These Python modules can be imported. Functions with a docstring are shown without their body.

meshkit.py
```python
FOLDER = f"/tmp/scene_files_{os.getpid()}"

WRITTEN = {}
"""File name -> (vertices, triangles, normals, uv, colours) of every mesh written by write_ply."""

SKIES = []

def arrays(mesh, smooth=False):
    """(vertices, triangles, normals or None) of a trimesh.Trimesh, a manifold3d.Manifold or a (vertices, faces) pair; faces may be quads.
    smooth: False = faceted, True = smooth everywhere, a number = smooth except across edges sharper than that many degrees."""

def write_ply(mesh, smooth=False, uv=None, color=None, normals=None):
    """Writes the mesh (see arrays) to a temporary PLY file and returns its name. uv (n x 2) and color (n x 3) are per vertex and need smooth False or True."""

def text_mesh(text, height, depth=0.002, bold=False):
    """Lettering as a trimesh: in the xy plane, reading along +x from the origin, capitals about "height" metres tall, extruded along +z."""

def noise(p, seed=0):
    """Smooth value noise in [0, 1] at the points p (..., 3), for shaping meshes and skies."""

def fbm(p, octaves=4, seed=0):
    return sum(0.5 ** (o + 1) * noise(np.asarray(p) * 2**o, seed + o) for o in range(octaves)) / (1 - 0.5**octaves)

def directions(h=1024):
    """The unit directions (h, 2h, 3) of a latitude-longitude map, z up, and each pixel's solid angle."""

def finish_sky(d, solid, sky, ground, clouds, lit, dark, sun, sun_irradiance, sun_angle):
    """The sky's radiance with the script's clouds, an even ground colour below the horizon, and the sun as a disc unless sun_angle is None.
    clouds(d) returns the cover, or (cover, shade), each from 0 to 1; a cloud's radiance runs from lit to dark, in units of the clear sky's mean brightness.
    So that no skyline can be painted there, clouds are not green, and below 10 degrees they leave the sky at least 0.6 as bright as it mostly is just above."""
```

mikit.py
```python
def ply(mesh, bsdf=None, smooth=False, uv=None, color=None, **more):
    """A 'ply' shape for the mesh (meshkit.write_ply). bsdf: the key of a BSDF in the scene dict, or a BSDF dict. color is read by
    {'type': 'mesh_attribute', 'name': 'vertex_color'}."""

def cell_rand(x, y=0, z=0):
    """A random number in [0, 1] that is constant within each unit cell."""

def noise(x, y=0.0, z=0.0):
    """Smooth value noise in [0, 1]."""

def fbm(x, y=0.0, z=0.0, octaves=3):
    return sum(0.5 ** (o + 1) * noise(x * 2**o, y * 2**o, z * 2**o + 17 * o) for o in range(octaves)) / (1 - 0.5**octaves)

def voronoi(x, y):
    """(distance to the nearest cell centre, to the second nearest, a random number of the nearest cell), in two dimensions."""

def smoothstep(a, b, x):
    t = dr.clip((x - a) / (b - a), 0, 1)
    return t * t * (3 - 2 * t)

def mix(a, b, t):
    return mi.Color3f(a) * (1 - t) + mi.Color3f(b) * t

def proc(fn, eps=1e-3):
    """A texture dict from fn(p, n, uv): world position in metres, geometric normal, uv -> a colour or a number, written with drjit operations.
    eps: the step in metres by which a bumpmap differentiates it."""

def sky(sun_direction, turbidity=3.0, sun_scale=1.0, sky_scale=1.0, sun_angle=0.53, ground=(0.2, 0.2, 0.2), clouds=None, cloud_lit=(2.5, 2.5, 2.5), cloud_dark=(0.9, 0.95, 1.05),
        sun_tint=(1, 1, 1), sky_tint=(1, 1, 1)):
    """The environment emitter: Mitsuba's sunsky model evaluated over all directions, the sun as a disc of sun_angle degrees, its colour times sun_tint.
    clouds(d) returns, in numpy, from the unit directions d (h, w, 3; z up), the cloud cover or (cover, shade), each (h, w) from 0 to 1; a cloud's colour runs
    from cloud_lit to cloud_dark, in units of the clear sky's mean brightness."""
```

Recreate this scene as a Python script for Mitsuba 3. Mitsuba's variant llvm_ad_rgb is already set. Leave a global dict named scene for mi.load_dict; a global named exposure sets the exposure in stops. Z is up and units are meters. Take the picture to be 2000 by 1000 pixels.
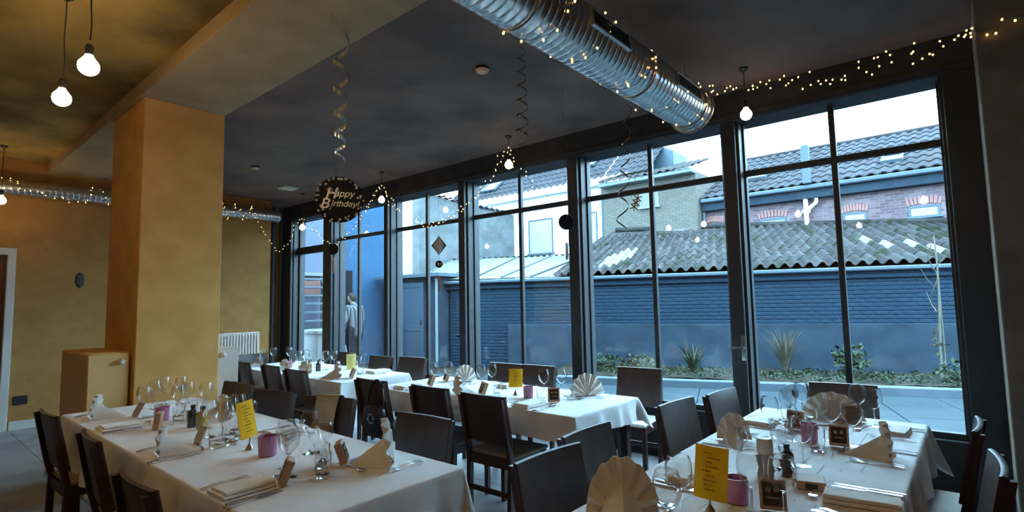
import math, numpy as np, trimesh, mitsuba as mi, mikit, meshkit
import drjit as dr
import shapely.geometry as sg
from mikit import noise, fbm, voronoi, cell_rand, smoothstep, mix

T = mi.ScalarTransform4f
scene, labels = {}, {}

# ---------------------------------------------------------------- camera
EYE = np.array([0.0, 0.0, 1.5])
YAW, PITCH, ROLL = (math.radians(a) for a in (40.33677136, 4.828848, -1.08955162))
_f = np.array([math.cos(PITCH) * math.cos(YAW), math.cos(PITCH) * math.sin(YAW), math.sin(PITCH)])
_r = np.array([math.sin(YAW), -math.cos(YAW), 0.0])
_u = np.cross(_r, _f)
_up = math.cos(ROLL) * _u - math.sin(ROLL) * _r
scene['camera'] = {'type': 'perspective', 'fov': 2 * math.degrees(math.atan(1000 / 1047.0)), 'fov_axis': 'x', 'near_clip': 0.05, 'far_clip': 300.0,
                   'to_world': T().look_at(origin=EYE.tolist(), target=(EYE + _f).tolist(), up=_up.tolist())}

# ---------------------------------------------------------------- sky (an even overcast dusk sky) and exposure
def overcast(d):
    shade = meshkit.fbm(d * np.array([2.5, 2.5, 4.0]), 4, 3)
    return np.ones(d.shape[:2]), np.clip(shade * 0.9 - 0.1, 0, 1)
scene['sky'] = mikit.sky([-0.6, -0.5, 0.4], turbidity=4.0, sun_scale=0.0, sky_scale=72, ground=(0.12, 0.13, 0.14), clouds=overcast,
                         cloud_lit=(0.82, 1.42, 1.86), cloud_dark=(0.66, 1.20, 1.62))
exposure = 0.75
WARM = (1.0, 0.70, 0.36)
BULB, LED = 6.5, 2.4        # radiance of the lamp globes and of the tiny lights

# ---------------------------------------------------------------- materials
def rgb(c): return {'type': 'rgb', 'value': [float(v) for v in c]}
def mat(key, base, rough=0.6, spec=0.5, metallic=0.0, bump=None, bscale=1.0, two=True, **kw):
    b = {'type': 'principled', 'base_color': base if isinstance(base, dict) else rgb(base), 'roughness': rough if isinstance(rough, dict) else float(rough), 'specular': float(spec), 'metallic': float(metallic), **kw}
    if bump is not None:
        b = {'type': 'bumpmap', 'arbitrary': bump, 'scale': float(bscale), 'bsdf': b}
    scene[key] = {'type': 'twosided', 'bsdf': b} if two else b
    return key

def tint(a, b, s, o=3, sh=0.0):
    """Mottled colour between a and b at the scale s (per metre)."""
    return mikit.proc(lambda p, n, uv: mix(a, b, smoothstep(0.25 + sh, 0.75 + sh, fbm(p.x * s, p.y * s, p.z * s, o))))

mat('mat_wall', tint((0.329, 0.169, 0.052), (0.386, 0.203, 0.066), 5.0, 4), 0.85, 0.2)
mat('mat_pillar', tint((0.573, 0.300, 0.092), (0.673, 0.362, 0.118), 5.0, 4), 0.85, 0.2)  # lighter copy of the wall paint; light on the pillar put into colour
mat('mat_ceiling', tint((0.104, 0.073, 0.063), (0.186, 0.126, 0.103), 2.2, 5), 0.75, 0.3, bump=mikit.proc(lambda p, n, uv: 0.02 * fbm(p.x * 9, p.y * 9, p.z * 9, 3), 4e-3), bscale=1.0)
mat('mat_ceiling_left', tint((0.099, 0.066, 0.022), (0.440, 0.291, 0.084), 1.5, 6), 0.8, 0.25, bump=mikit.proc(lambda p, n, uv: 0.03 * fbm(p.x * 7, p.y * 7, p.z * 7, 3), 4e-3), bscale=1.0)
mat('mat_beam', tint((0.300, 0.216, 0.122), (0.360, 0.262, 0.152), 4.0, 4), 0.85, 0.2)
mat('mat_header', tint((0.024, 0.024, 0.025), (0.035, 0.035, 0.036), 4.0, 3), 0.6, 0.3)
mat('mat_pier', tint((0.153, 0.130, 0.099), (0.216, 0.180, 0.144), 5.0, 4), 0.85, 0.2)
mat('mat_frame', (0.020, 0.021, 0.024), 0.42, 0.5)
mat('mat_floor', tint((0.19, 0.19, 0.195), (0.26, 0.26, 0.265), 3.0, 4), 0.38, 0.5)
mat('mat_grout', (0.05, 0.05, 0.05), 0.8, 0.2)
mat('mat_trim', (0.62, 0.60, 0.57), 0.5)
mat('mat_door', tint((0.085, 0.028, 0.016), (0.13, 0.045, 0.024), 6.0, 3), 0.4)
mat('mat_black', (0.012, 0.012, 0.014), 0.45)
mat('mat_cord', (0.03, 0.03, 0.032), 0.6)
mat('mat_white_metal', (0.74, 0.75, 0.75), 0.35)
mat('mat_radiator', (0.576, 0.467, 0.390), 0.35)
mat('mat_cream', (0.660, 0.405, 0.144), 0.45)
mat('mat_plastic_white', (0.72, 0.70, 0.66), 0.4)
scene['mat_zinc'] = {'type': 'twosided', 'bsdf': {'type': 'principled', 'base_color': mikit.proc(lambda p, n, uv: mix((0.60, 0.59, 0.58), (0.72, 0.71, 0.70), fbm(p.x * 22, p.y * 14, p.z * 14, 3))), 'metallic': 1.0, 'roughness': 0.27, 'specular': 0.5}}
mat('mat_wenge', mikit.proc(lambda p, n, uv: mix((0.026, 0.0125, 0.0095), (0.058, 0.025, 0.017), fbm(p.x * 20, p.y * 20, p.z * 6, 3))), 0.36, 0.4, clearcoat=0.08, clearcoat_gloss=0.7)
mat('mat_seat', (0.17, 0.12, 0.075), 0.4)
mat('mat_cloth', tint((0.76, 0.765, 0.77), (0.84, 0.845, 0.85), 6.0, 3), 0.9, 0.15, bump=mikit.proc(lambda p, n, uv: 0.006 * fbm(p.x * 7, p.y * 7, p.z * 5, 3), 3e-3), sheen=0.3)
mat('mat_napkin', (0.84, 0.825, 0.78), 0.9, 0.15, sheen=0.3)
mat('mat_steel', (0.70, 0.70, 0.72), 0.16, 0.5, metallic=1.0)
mat('mat_card', (0.86, 0.44, 0.012), 0.75, 0.2)
mat('mat_card_pale', (0.85, 0.70, 0.22), 0.75, 0.2)
mat('mat_ink', (0.10, 0.055, 0.02), 0.8, 0.1)
mat('mat_boxwood', mikit.proc(lambda p, n, uv: mix((0.36, 0.20, 0.11), (0.48, 0.29, 0.17), fbm(p.x * 60, p.y * 60, p.z * 12, 3))), 0.55)
mat('mat_photo', (0.035, 0.020, 0.014), 0.25)
mat('mat_photo_light', (0.30, 0.20, 0.12), 0.4)
mat('mat_paper', (0.85, 0.84, 0.80), 0.8, 0.2)
mat('mat_jacket', tint((0.33, 0.235, 0.135), (0.42, 0.305, 0.185), 9, 3), 0.95, 0.1)
mat('mat_grinder', (0.30, 0.27, 0.22), 0.5)
mat('mat_foil', (0.74, 0.82, 0.94), 0.22, 0.5, metallic=1.0)
mat('mat_gold', (0.75, 0.60, 0.32), 0.25, 0.5, metallic=1.0)
mat('mat_disc', (0.008, 0.008, 0.010), 0.5, 0.2)
scene['mat_glass'] = {'type': 'dielectric', 'int_ior': 1.5}
scene['mat_stem'] = {'type': 'dielectric', 'int_ior': 1.5}
scene['mat_pane'] = {'type': 'thindielectric', 'int_ior': 1.5}
scene['mat_pink_glass'] = {'type': 'twosided', 'bsdf': {'type': 'principled', 'base_color': rgb((0.40, 0.13, 0.23)), 'roughness': 0.3, 'specular': 0.6, 'clearcoat': 0.6}}
scene['mat_oil'] = {'type': 'twosided', 'bsdf': {'type': 'principled', 'base_color': rgb((0.36, 0.25, 0.035)), 'roughness': 0.12, 'specular': 0.6}}
scene['mat_vinegar'] = {'type': 'twosided', 'bsdf': {'type': 'principled', 'base_color': rgb((0.045, 0.035, 0.03)), 'roughness': 0.12, 'specular': 0.6}}

mat('mat_swirl', (0.10, 0.10, 0.11), 0.2, 0.6, metallic=0.6)
mat('mat_silver', (0.86, 0.87, 0.90), 0.3, 0.5, metallic=0.7)
mat('mat_diamond', (0.62, 0.60, 0.60), 0.5)
mat('mat_diamond_dark', (0.42, 0.40, 0.40), 0.5)
mat('mat_mauve', (0.085, 0.10, 0.14), 0.8, 0.1)
mat('mat_print', (0.52, 0.53, 0.54), 0.9, 0.1)
mat('mat_arch', (0.216, 0.108, 0.099), 0.9, 0.1)
mat('mat_detector', (0.72, 0.40, 0.24), 0.5)  # white plastic head; the orange lamplight on it is put into the colour
# outdoors
def bricks(p, w, h, a, b, m, along_y=True):
    s = p.y if along_y else p.x
    row = dr.floor(p.z / h)
    x = s / w + 0.5 * (row - 2 * dr.floor(row / 2))
    col = dr.floor(x)
    fx, fz = x - col, p.z / h - row
    j = smoothstep(0.0, 0.06, fx) * smoothstep(1.0, 0.94, fx) * smoothstep(0.0, 0.14, fz) * smoothstep(1.0, 0.86, fz)
    return mix(m, mix(a, b, cell_rand(col, row, 3)), j)
mat('mat_brick', mikit.proc(lambda p, n, uv: bricks(p, 0.22, 0.075, (0.087, 0.051, 0.055), (0.138, 0.095, 0.097), (0.114, 0.125, 0.150)) * (0.8 + 0.4 * fbm(p.y * 2, p.z * 2, 0, 3))), 0.9, 0.1)
mat('mat_yellow_brick', mikit.proc(lambda p, n, uv: bricks(p, 0.22, 0.075, (0.087, 0.082, 0.069), (0.104, 0.099, 0.086), (0.054, 0.050, 0.043))), 0.9, 0.1)
def bw_h(p, n, uv):
    row = dr.floor(p.z / 0.075); s = p.y * 1.058 / 0.22 + 0.5 * (row - 2 * dr.floor(row / 2)); fx = s - dr.floor(s); fz = p.z / 0.075 - row
    return 0.012 * smoothstep(0.0, 0.10, fx) * smoothstep(1.0, 0.90, fx) * smoothstep(0.0, 0.22, fz) * smoothstep(1.0, 0.78, fz) + 0.004 * cell_rand(dr.floor(s), row, 5)
mat('mat_blue_brick', mikit.proc(lambda p, n, uv: mix((0.002, 0.013, 0.027), (0.003, 0.019, 0.037), fbm(p.y * 4, p.z * 9, p.x, 4))), 0.7, 0.25, bump=mikit.proc(bw_h, 4e-3), bscale=1.0)
mat('mat_blue_paint', tint((0.006, 0.040, 0.085), (0.007, 0.046, 0.096), 1.5, 3), 0.6, 0.3)
mat('mat_blue_door', (0.021, 0.041, 0.065), 0.5)
mat('mat_plinth', tint((0.013, 0.022, 0.034), (0.019, 0.032, 0.046), 3.0, 4), 0.85, 0.15)
mat('mat_render', tint((0.079, 0.087, 0.088), (0.106, 0.117, 0.119), 2.2, 5), 0.95, 0.1, bump=mikit.proc(lambda p, n, uv: 0.05 * fbm(p.x * 4, p.y * 4, p.z * 4, 4), 1e-2), bscale=1.0)
mat('mat_white_render', tint((0.499, 0.499, 0.491), (0.541, 0.541, 0.534), 1.0, 3), 0.9, 0.1)
mat('mat_outer_trim', (0.037, 0.061, 0.082), 0.6)
mat('mat_sill', (0.122, 0.149, 0.166), 0.7)
mat('mat_tile_a', tint((0.019, 0.017, 0.016), (0.032, 0.030, 0.030), 5.0, 4), 0.85, 0.15)
mat('mat_tile_b', mikit.proc(lambda p, n, uv: mix(mix((0.016, 0.014, 0.015), (0.029, 0.027, 0.027), fbm(p.x * 5, p.y * 5, p.z * 5, 4)), (0.010, 0.013, 0.005), smoothstep(0.52, 0.68, fbm(p.x * 3.2 + 7, p.y * 3.2, p.z * 3, 4)))), 0.9, 0.1)
mat('mat_tile_pale', tint((0.075, 0.077, 0.082), (0.090, 0.091, 0.096), 4.0, 3), 0.6)
mat('mat_house_tile', tint((0.023, 0.022, 0.025), (0.032, 0.032, 0.037), 1.6, 4), 0.85, 0.15)
mat('mat_house_tile_b', tint((0.019, 0.018, 0.021), (0.028, 0.027, 0.031), 1.6, 4), 0.85, 0.15)
mat('mat_sheet', tint((0.051, 0.060, 0.060), (0.062, 0.071, 0.071), 1.2, 4), 0.6, 0.3)
mat('mat_slab_a', mikit.proc(lambda p, n, uv: mix((0.015, 0.024, 0.028), (0.021, 0.033, 0.040), fbm(p.x * 6, p.y * 2.2, 0, 4))), 0.6, 0.12)
mat('mat_slab_b', mikit.proc(lambda p, n, uv: mix((0.016, 0.026, 0.031), (0.023, 0.035, 0.042), fbm(p.x * 5 + 9, p.y * 2.5, 0, 4))), 0.6, 0.12)
mat('mat_bed', tint((0.011, 0.010, 0.008), (0.022, 0.019, 0.014), 6.0, 4), 0.95, 0.1)
mat('mat_curb', (0.039, 0.058, 0.076), 0.7)
mat('mat_leaf', (0.013, 0.024, 0.007), 0.6, 0.3)
mat('mat_leaf_yellow', (0.040, 0.036, 0.013), 0.7, 0.2)
mat('mat_straw', (0.062, 0.053, 0.032), 0.8, 0.2)
mat('mat_bark', (0.099, 0.091, 0.071), 0.8, 0.2)
mat('mat_roof_glass', (0.073, 0.091, 0.099), 0.1, 0.7)
mat('mat_dark_glass', (0.025, 0.031, 0.036), 0.08, 0.7)
mat('mat_shutter', (0.209, 0.223, 0.216), 0.6)
mat('mat_skin', (0.174, 0.111, 0.083), 0.6)
mat('mat_shirt', mikit.proc(lambda p, n, uv: mix((0.033, 0.041, 0.054), (0.109, 0.113, 0.117), smoothstep(0.35, 0.65, 0.5 + 0.5 * dr.sin(p.x * 95 + p.y * 30)))), 0.9, 0.1)
mat('mat_trousers', (0.008, 0.008, 0.011), 0.9, 0.1)
mat('mat_hair', (0.016, 0.015, 0.015), 0.8, 0.2)
mat('mat_shelf', (0.112, 0.115, 0.117), 0.5)

# ---------------------------------------------------------------- helpers
def quad_mesh(v, f):
    f = np.asarray(f, int)
    if f.shape[1] == 4: f = np.vstack([f[:, [0, 1, 2]], f[:, [0, 2, 3]]])
    return trimesh.Trimesh(np.asarray(v, float), f, process=False)
def grid(P, close_u=False, close_v=False):
    """A mesh through the points P (n, m, 3)."""
    n, m = P.shape[:2]
    i, j = np.meshgrid(np.arange(n if close_u else n - 1), np.arange(m if close_v else m - 1), indexing='ij')
    i2, j2 = (i + 1) % n, (j + 1) % m
    return quad_mesh(P.reshape(-1, 3), np.stack([i * m + j, i2 * m + j, i2 * m + j2, i * m + j2], -1).reshape(-1, 4))
def cat(*ms): return trimesh.util.concatenate([m for m in ms])
def box(x0, x1, y0, y1, z0, z1, c=0.0):
    """A box, with its edges chamfered by c."""
    if c <= 0:
        return trimesh.creation.box(bounds=[[x0, y0, z0], [x1, y1, z1]])
    pts = []
    for x, sx in ((x0, 1), (x1, -1)):
        for y, sy in ((y0, 1), (y1, -1)):
            for z, sz in ((z0, 1), (z1, -1)):
                pts += [[x, y + sy * c, z + sz * c], [x + sx * c, y, z + sz * c], [x + sx * c, y + sy * c, z]]
    return trimesh.convex.convex_hull(np.array(pts))
def lathe(profile, n=24):
    a = np.arange(n) * 2 * np.pi / n
    pr = np.asarray(profile, float)
    P = np.stack([pr[None, :, 0] * np.cos(a)[:, None], pr[None, :, 0] * np.sin(a)[:, None], np.broadcast_to(pr[None, :, 1], (n, len(pr)))], -1)
    m = grid(P, close_u=True); m.update_faces(m.nondegenerate_faces(height=1e-9)); return m
def tube(points, r, n=8, closed=False):
    p = np.asarray(points, float)
    t = np.gradient(p, axis=0) if not closed else np.roll(p, -1, 0) - np.roll(p, 1, 0)
    t /= np.linalg.norm(t, axis=1, keepdims=True) + 1e-12
    a = np.zeros_like(p); ref = np.array([0, 0, 1.0]) if abs(t[0, 2]) < 0.9 else np.array([1.0, 0, 0])
    for i in range(len(p)):
        ref = ref - t[i] * (ref @ t[i]); ref /= np.linalg.norm(ref); a[i] = ref
    b = np.cross(t, a); ang = np.arange(n) * 2 * np.pi / n
    rr = np.broadcast_to(r, (len(p),))
    P = p[:, None] + rr[:, None, None] * (np.cos(ang)[None, :, None] * a[:, None] + np.sin(ang)[None, :, None] * b[:, None])
    m = grid(P, close_u=closed, close_v=True)
    if not closed:
        v = np.vstack([m.vertices, p[:1], p[-1:]]); k = len(v); j = np.arange(n); j2 = (j + 1) % n; e = (len(p) - 1) * n
        f = np.vstack([m.faces, np.stack([j2 * 0 + k - 2, j, j2], 1), np.stack([j2 * 0 + k - 1, e + j2, e + j], 1)])
        m = trimesh.Trimesh(v, f, process=False)
    return m
def prism(poly, z0, z1):
    m = trimesh.creation.extrude_polygon(poly if hasattr(poly, 'exterior') else sg.Polygon(poly), z1 - z0, engine='earcut'); m.apply_translation([0, 0, z0]); return m
def move(m, x=0, y=0, z=0, rz=0, rx=0, ry=0):
    m = m.copy(); A = np.eye(4)
    for ang, ax in ((rx, [1, 0, 0]), (ry, [0, 1, 0]), (rz, [0, 0, 1])):
        if ang: A = trimesh.transformations.rotation_matrix(math.radians(ang), ax) @ A
    A[:3, 3] += (x, y, z); m.apply_transform(A); return m

def key_for(name):
    if name not in scene and name not in labels and not any(k.startswith(name + '__') for k in scene): return name
    i = 1
    while True:
        k = f'{name}_{i:03d}'
        if k not in scene and k not in labels: return k
        i += 1
def thing(name, label, cat_, group=None, kind=None):
    k = key_for(name); labels[k] = {'label': label, 'category': cat_}
    if group: labels[k]['group'] = group
    if kind: labels[k]['kind'] = kind
    return k
_used = {}
def put(parent, name, mesh, bsdf, at=None, smooth=False, label=None, kind=None, **more):
    """One entry: a part of `parent` (or the thing itself where name is None); mesh may be a ready ply dict."""
    if name is None: k = parent
    else:
        base = parent + '__' + name; i = _used.get(base, 0); _used[base] = i + 1
        k = base if i == 0 else f'{base}_{i:03d}'
    d = dict(mesh) if isinstance(mesh, dict) else mikit.ply(mesh, bsdf, smooth)
    if isinstance(mesh, dict) and bsdf is not None: d['bsdf'] = {'type': 'ref', 'id': bsdf}
    d.update(more)
    if at is not None: d['to_world'] = at
    scene[k] = d
    e = {}
    if label: e['label'] = label
    if kind: e['kind'] = kind
    if e: labels.setdefault(k, {}).update(e)
    return k
def single(name, label, cat_, mesh, bsdf, group=None, kind=None, at=None, smooth=False, **more):
    k = thing(name, label, cat_, group, kind); put(k, None, mesh, bsdf, at, smooth, **more); return k
def at(x, y, z=0.0, rz=0.0, s=1.0): return T().translate([x, y, z]).rotate([0, 0, 1], rz).scale(s)
def emit(c, s): return {'type': 'area', 'radiance': rgb([v * s for v in c])}

# ================================================================ the room
XG, XF = 5.05, 4.87                     # glass plane, room face of the window posts
CEIL, CEIL_L, YB = 3.34, 3.46, 9.30
st = dict(kind='structure')
# floor: a slab with separate stone tiles
fl = single('floor', 'grey stone tiled floor of the dining room', 'floor', box(-3.4, 5.25, -3.4, 9.95, -0.12, -0.006), 'mat_grout', **st)
rng = np.random.default_rng(4)
tile = mikit.ply(box(-0.3735, 0.3735, -0.3735, 0.3735, -0.012, 0.0, 0.0015), 'mat_floor')
for ix in range(11):
    for iy in range(17):
        put(fl, 'tile', tile, None, T().translate([-3.0 + 0.75 * ix, -3.0 + 0.75 * iy, -0.0005 * rng.random()]))
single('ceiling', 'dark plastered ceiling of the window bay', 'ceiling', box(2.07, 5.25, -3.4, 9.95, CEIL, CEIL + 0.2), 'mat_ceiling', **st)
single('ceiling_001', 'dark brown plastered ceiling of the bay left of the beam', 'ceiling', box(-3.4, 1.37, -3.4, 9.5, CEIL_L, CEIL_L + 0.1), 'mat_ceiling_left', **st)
single('ceiling_beam', 'wide flat plastered beam running over the pillar', 'ceiling beam', box(1.37, 2.07, -3.4, 9.4, CEIL - 0.004, CEIL_L + 0.15, 0.004), 'mat_beam', **st)
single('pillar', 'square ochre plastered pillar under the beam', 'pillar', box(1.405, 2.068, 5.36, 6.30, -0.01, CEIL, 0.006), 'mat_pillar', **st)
# back wall with the alcove beside the windows
bw = cat(box(1.06, 4.40, YB, YB + 0.2, -0.01, 3.6), box(-3.4, 0.06, YB, YB + 0.2, -0.01, 3.6), box(0.06, 1.06, YB, YB + 0.2, 2.25, 3.6),
         box(4.28, 4.40, YB, 9.95, -0.01, 3.6), box(4.28, 5.25, 9.93, 10.1, -0.01, 3.6))
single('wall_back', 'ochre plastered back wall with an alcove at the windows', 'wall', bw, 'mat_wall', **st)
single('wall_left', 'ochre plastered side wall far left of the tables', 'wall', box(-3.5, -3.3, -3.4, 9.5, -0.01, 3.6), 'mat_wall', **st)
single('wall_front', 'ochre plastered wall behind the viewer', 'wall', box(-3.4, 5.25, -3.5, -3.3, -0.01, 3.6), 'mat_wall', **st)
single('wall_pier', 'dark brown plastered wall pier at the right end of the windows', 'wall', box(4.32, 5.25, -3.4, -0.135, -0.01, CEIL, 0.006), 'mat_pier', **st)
single('baseboard_back', 'white baseboard along the back wall', 'baseboard', box(1.12, 4.28, YB - 0.018, YB, 0, 0.11, 0.004), 'mat_trim', **st)
# door on the back wall, far left
dk = thing('door_1', 'dark red wooden door with a white frame on the back wall', 'door', kind='structure')
put(dk, 'leaf', box(0.10, 1.02, YB + 0.05, YB + 0.10, 0.01, 2.21, 0.004), 'mat_door')
for zz in ((0.15, 0.95), (1.15, 2.05)):
    put(dk, 'panel', box(0.22, 0.90, YB + 0.035, YB + 0.05, zz[0], zz[1], 0.012), 'mat_door')
put(dk, 'casing', cat(box(1.02, 1.105, YB - 0.03, YB + 0.08, 0, 2.30, 0.006), box(0.015, 0.10, YB - 0.03, YB + 0.08, 0, 2.30, 0.006), box(0.015, 1.105, YB - 0.03, YB + 0.08, 2.21, 2.30, 0.006)), 'mat_trim')
put(dk, 'handle', cat(box(0.15, 0.28, YB - 0.02, YB - 0.005, 1.02, 1.04, 0.004), box(0.15, 0.17, YB - 0.01, YB + 0.05, 1.02, 1.04, 0.003)), 'mat_steel')

# ---------------------------------------------------------------- the window wall
SILL, TOP, TRANS = 0.50, 3.13, 2.613
single('wall_right', 'dark painted header and low wall above and below the window row', 'wall',
       cat(box(XF, 5.20, -0.2, 9.93, 3.069, CEIL + 0.05, 0.01), box(4.97, 5.20, -0.2, 9.93, -0.01, SILL - 0.045, 0.004)), 'mat_header', **st)
single('trim_1', 'thin dark ceiling moulding above the windows', 'trim', box(XF - 0.012, XF + 0.01, -0.13, 9.93, 3.10, 3.135, 0.003), 'mat_header', **st)
posts = [(-0.14, 0.05), (1.505, 1.622), (3.187, 3.317), (4.944, 5.055), (6.575, 6.665), (8.13, 8.38), (9.50, 9.93)]
for i, (a, b) in enumerate(posts):
    single(f'trim_{i + 2}', 'black steel post ' + ('at the right end of the windows', 'between the two rightmost windows', 'before the white house, right of the middle table', 'left of the window before the white house', 'between the blue door and the blue wall', 'right of the narrow corner door', 'in the far window corner')[i], 'window post', cat(box(XF, 5.16, a, b, -0.01, 3.075, 0.006), box(XF + 0.05, XG + 0.03, a - 0.022 * (i > 0), b + 0.022, SILL - 0.05, 3.07, 0.004)), 'mat_frame', **st)
mids = [0.775, 2.40, 4.13, 5.865, 7.56]
for i in range(5):
    y0, y1 = posts[i][1] + 0.018, posts[i + 1][0] - 0.018
    names = ['before the brick house at the right', 'before the yellow brick house', 'before the white house', 'before the blue door', 'before the blue wall with the standing person']
    w = thing(f'window_{i + 1}', f'tall black steel window of four panes {names[i]}', 'window', kind='structure')
    m = mids[i]
    put(w, 'frame', cat(box(XG - 0.03, XG + 0.03, y0, y0 + 0.02, SILL - 0.05, TOP, 0.003), box(XG - 0.03, XG + 0.03, y1 - 0.02, y1, SILL - 0.05, TOP, 0.003),
                        box(XG - 0.03, XG + 0.03, y0, y1, SILL - 0.05, SILL, 0.003), box(XG - 0.03, XG + 0.03, y0, y1, TOP, TOP + 0.05, 0.003)), 'mat_frame')
    put(w, 'mullion', box(XG - 0.025, XG + 0.025, m - 0.022, m + 0.022, SILL, TOP, 0.004), 'mat_frame')
    put(w, 'transom', box(XG - 0.022, XG + 0.022, y0, y1, TRANS - 0.027, TRANS + 0.027, 0.004), 'mat_frame')
    for a, b in ((y0, m), (m, y1)):
        for c, d in ((SILL, TRANS), (TRANS, TOP)):
            put(w, 'pane', quad_mesh([[XG, a, c], [XG, b, c], [XG, b, d], [XG, a, d]], [[0, 1, 2, 3]]), 'mat_pane')
    if i in (0, 3):
        hy = (posts[1][0] + 0.012) if i == 0 else posts[3][1] + 0.03
        hx = XF if i == 0 else XG - 0.03
        put(w, 'handle', cat(box(hx - 0.022, hx, hy - 0.02, hy + 0.02, 0.95, 1.17, 0.004), box(hx - 0.055, hx - 0.02, hy - 0.012, hy + 0.012, 1.05, 1.075, 0.004), box(hx - 0.06, hx - 0.042, hy - 0.012, hy + 0.11, 1.05, 1.075, 0.005)), 'mat_steel' if i == 0 else 'mat_black')
w = thing('window_6', 'narrow black glazed door with a separate pane above it in the far corner', 'window', kind='structure')
y0, y1 = 8.40, 9.49
put(w, 'frame', cat(box(XG - 0.03, XG + 0.03, y0 - 0.02, y0 + 0.05, SILL - 0.05, 3.10, 0.003), box(XG - 0.03, XG + 0.03, y1 - 0.05, y1 + 0.02, SILL - 0.05, 3.10, 0.003), box(XG - 0.03, XG + 0.03, y0, y1, 3.06, 3.13, 0.003),
                    box(XG - 0.03, XG + 0.03, y0, y1, SILL - 0.06, SILL - 0.02, 0.003)), 'mat_frame')
put(w, 'transom', box(XG - 0.05, XG + 0.04, y0, y1, 2.44, 2.565, 0.004), 'mat_frame')
for c, d in ((SILL - 0.05, 2.45), (2.56, 3.07)):
    put(w, 'pane', quad_mesh([[XG, y0, c], [XG, y1, c], [XG, y1, d], [XG, y0, d]], [[0, 1, 2, 3]]), 'mat_pane')

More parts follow.
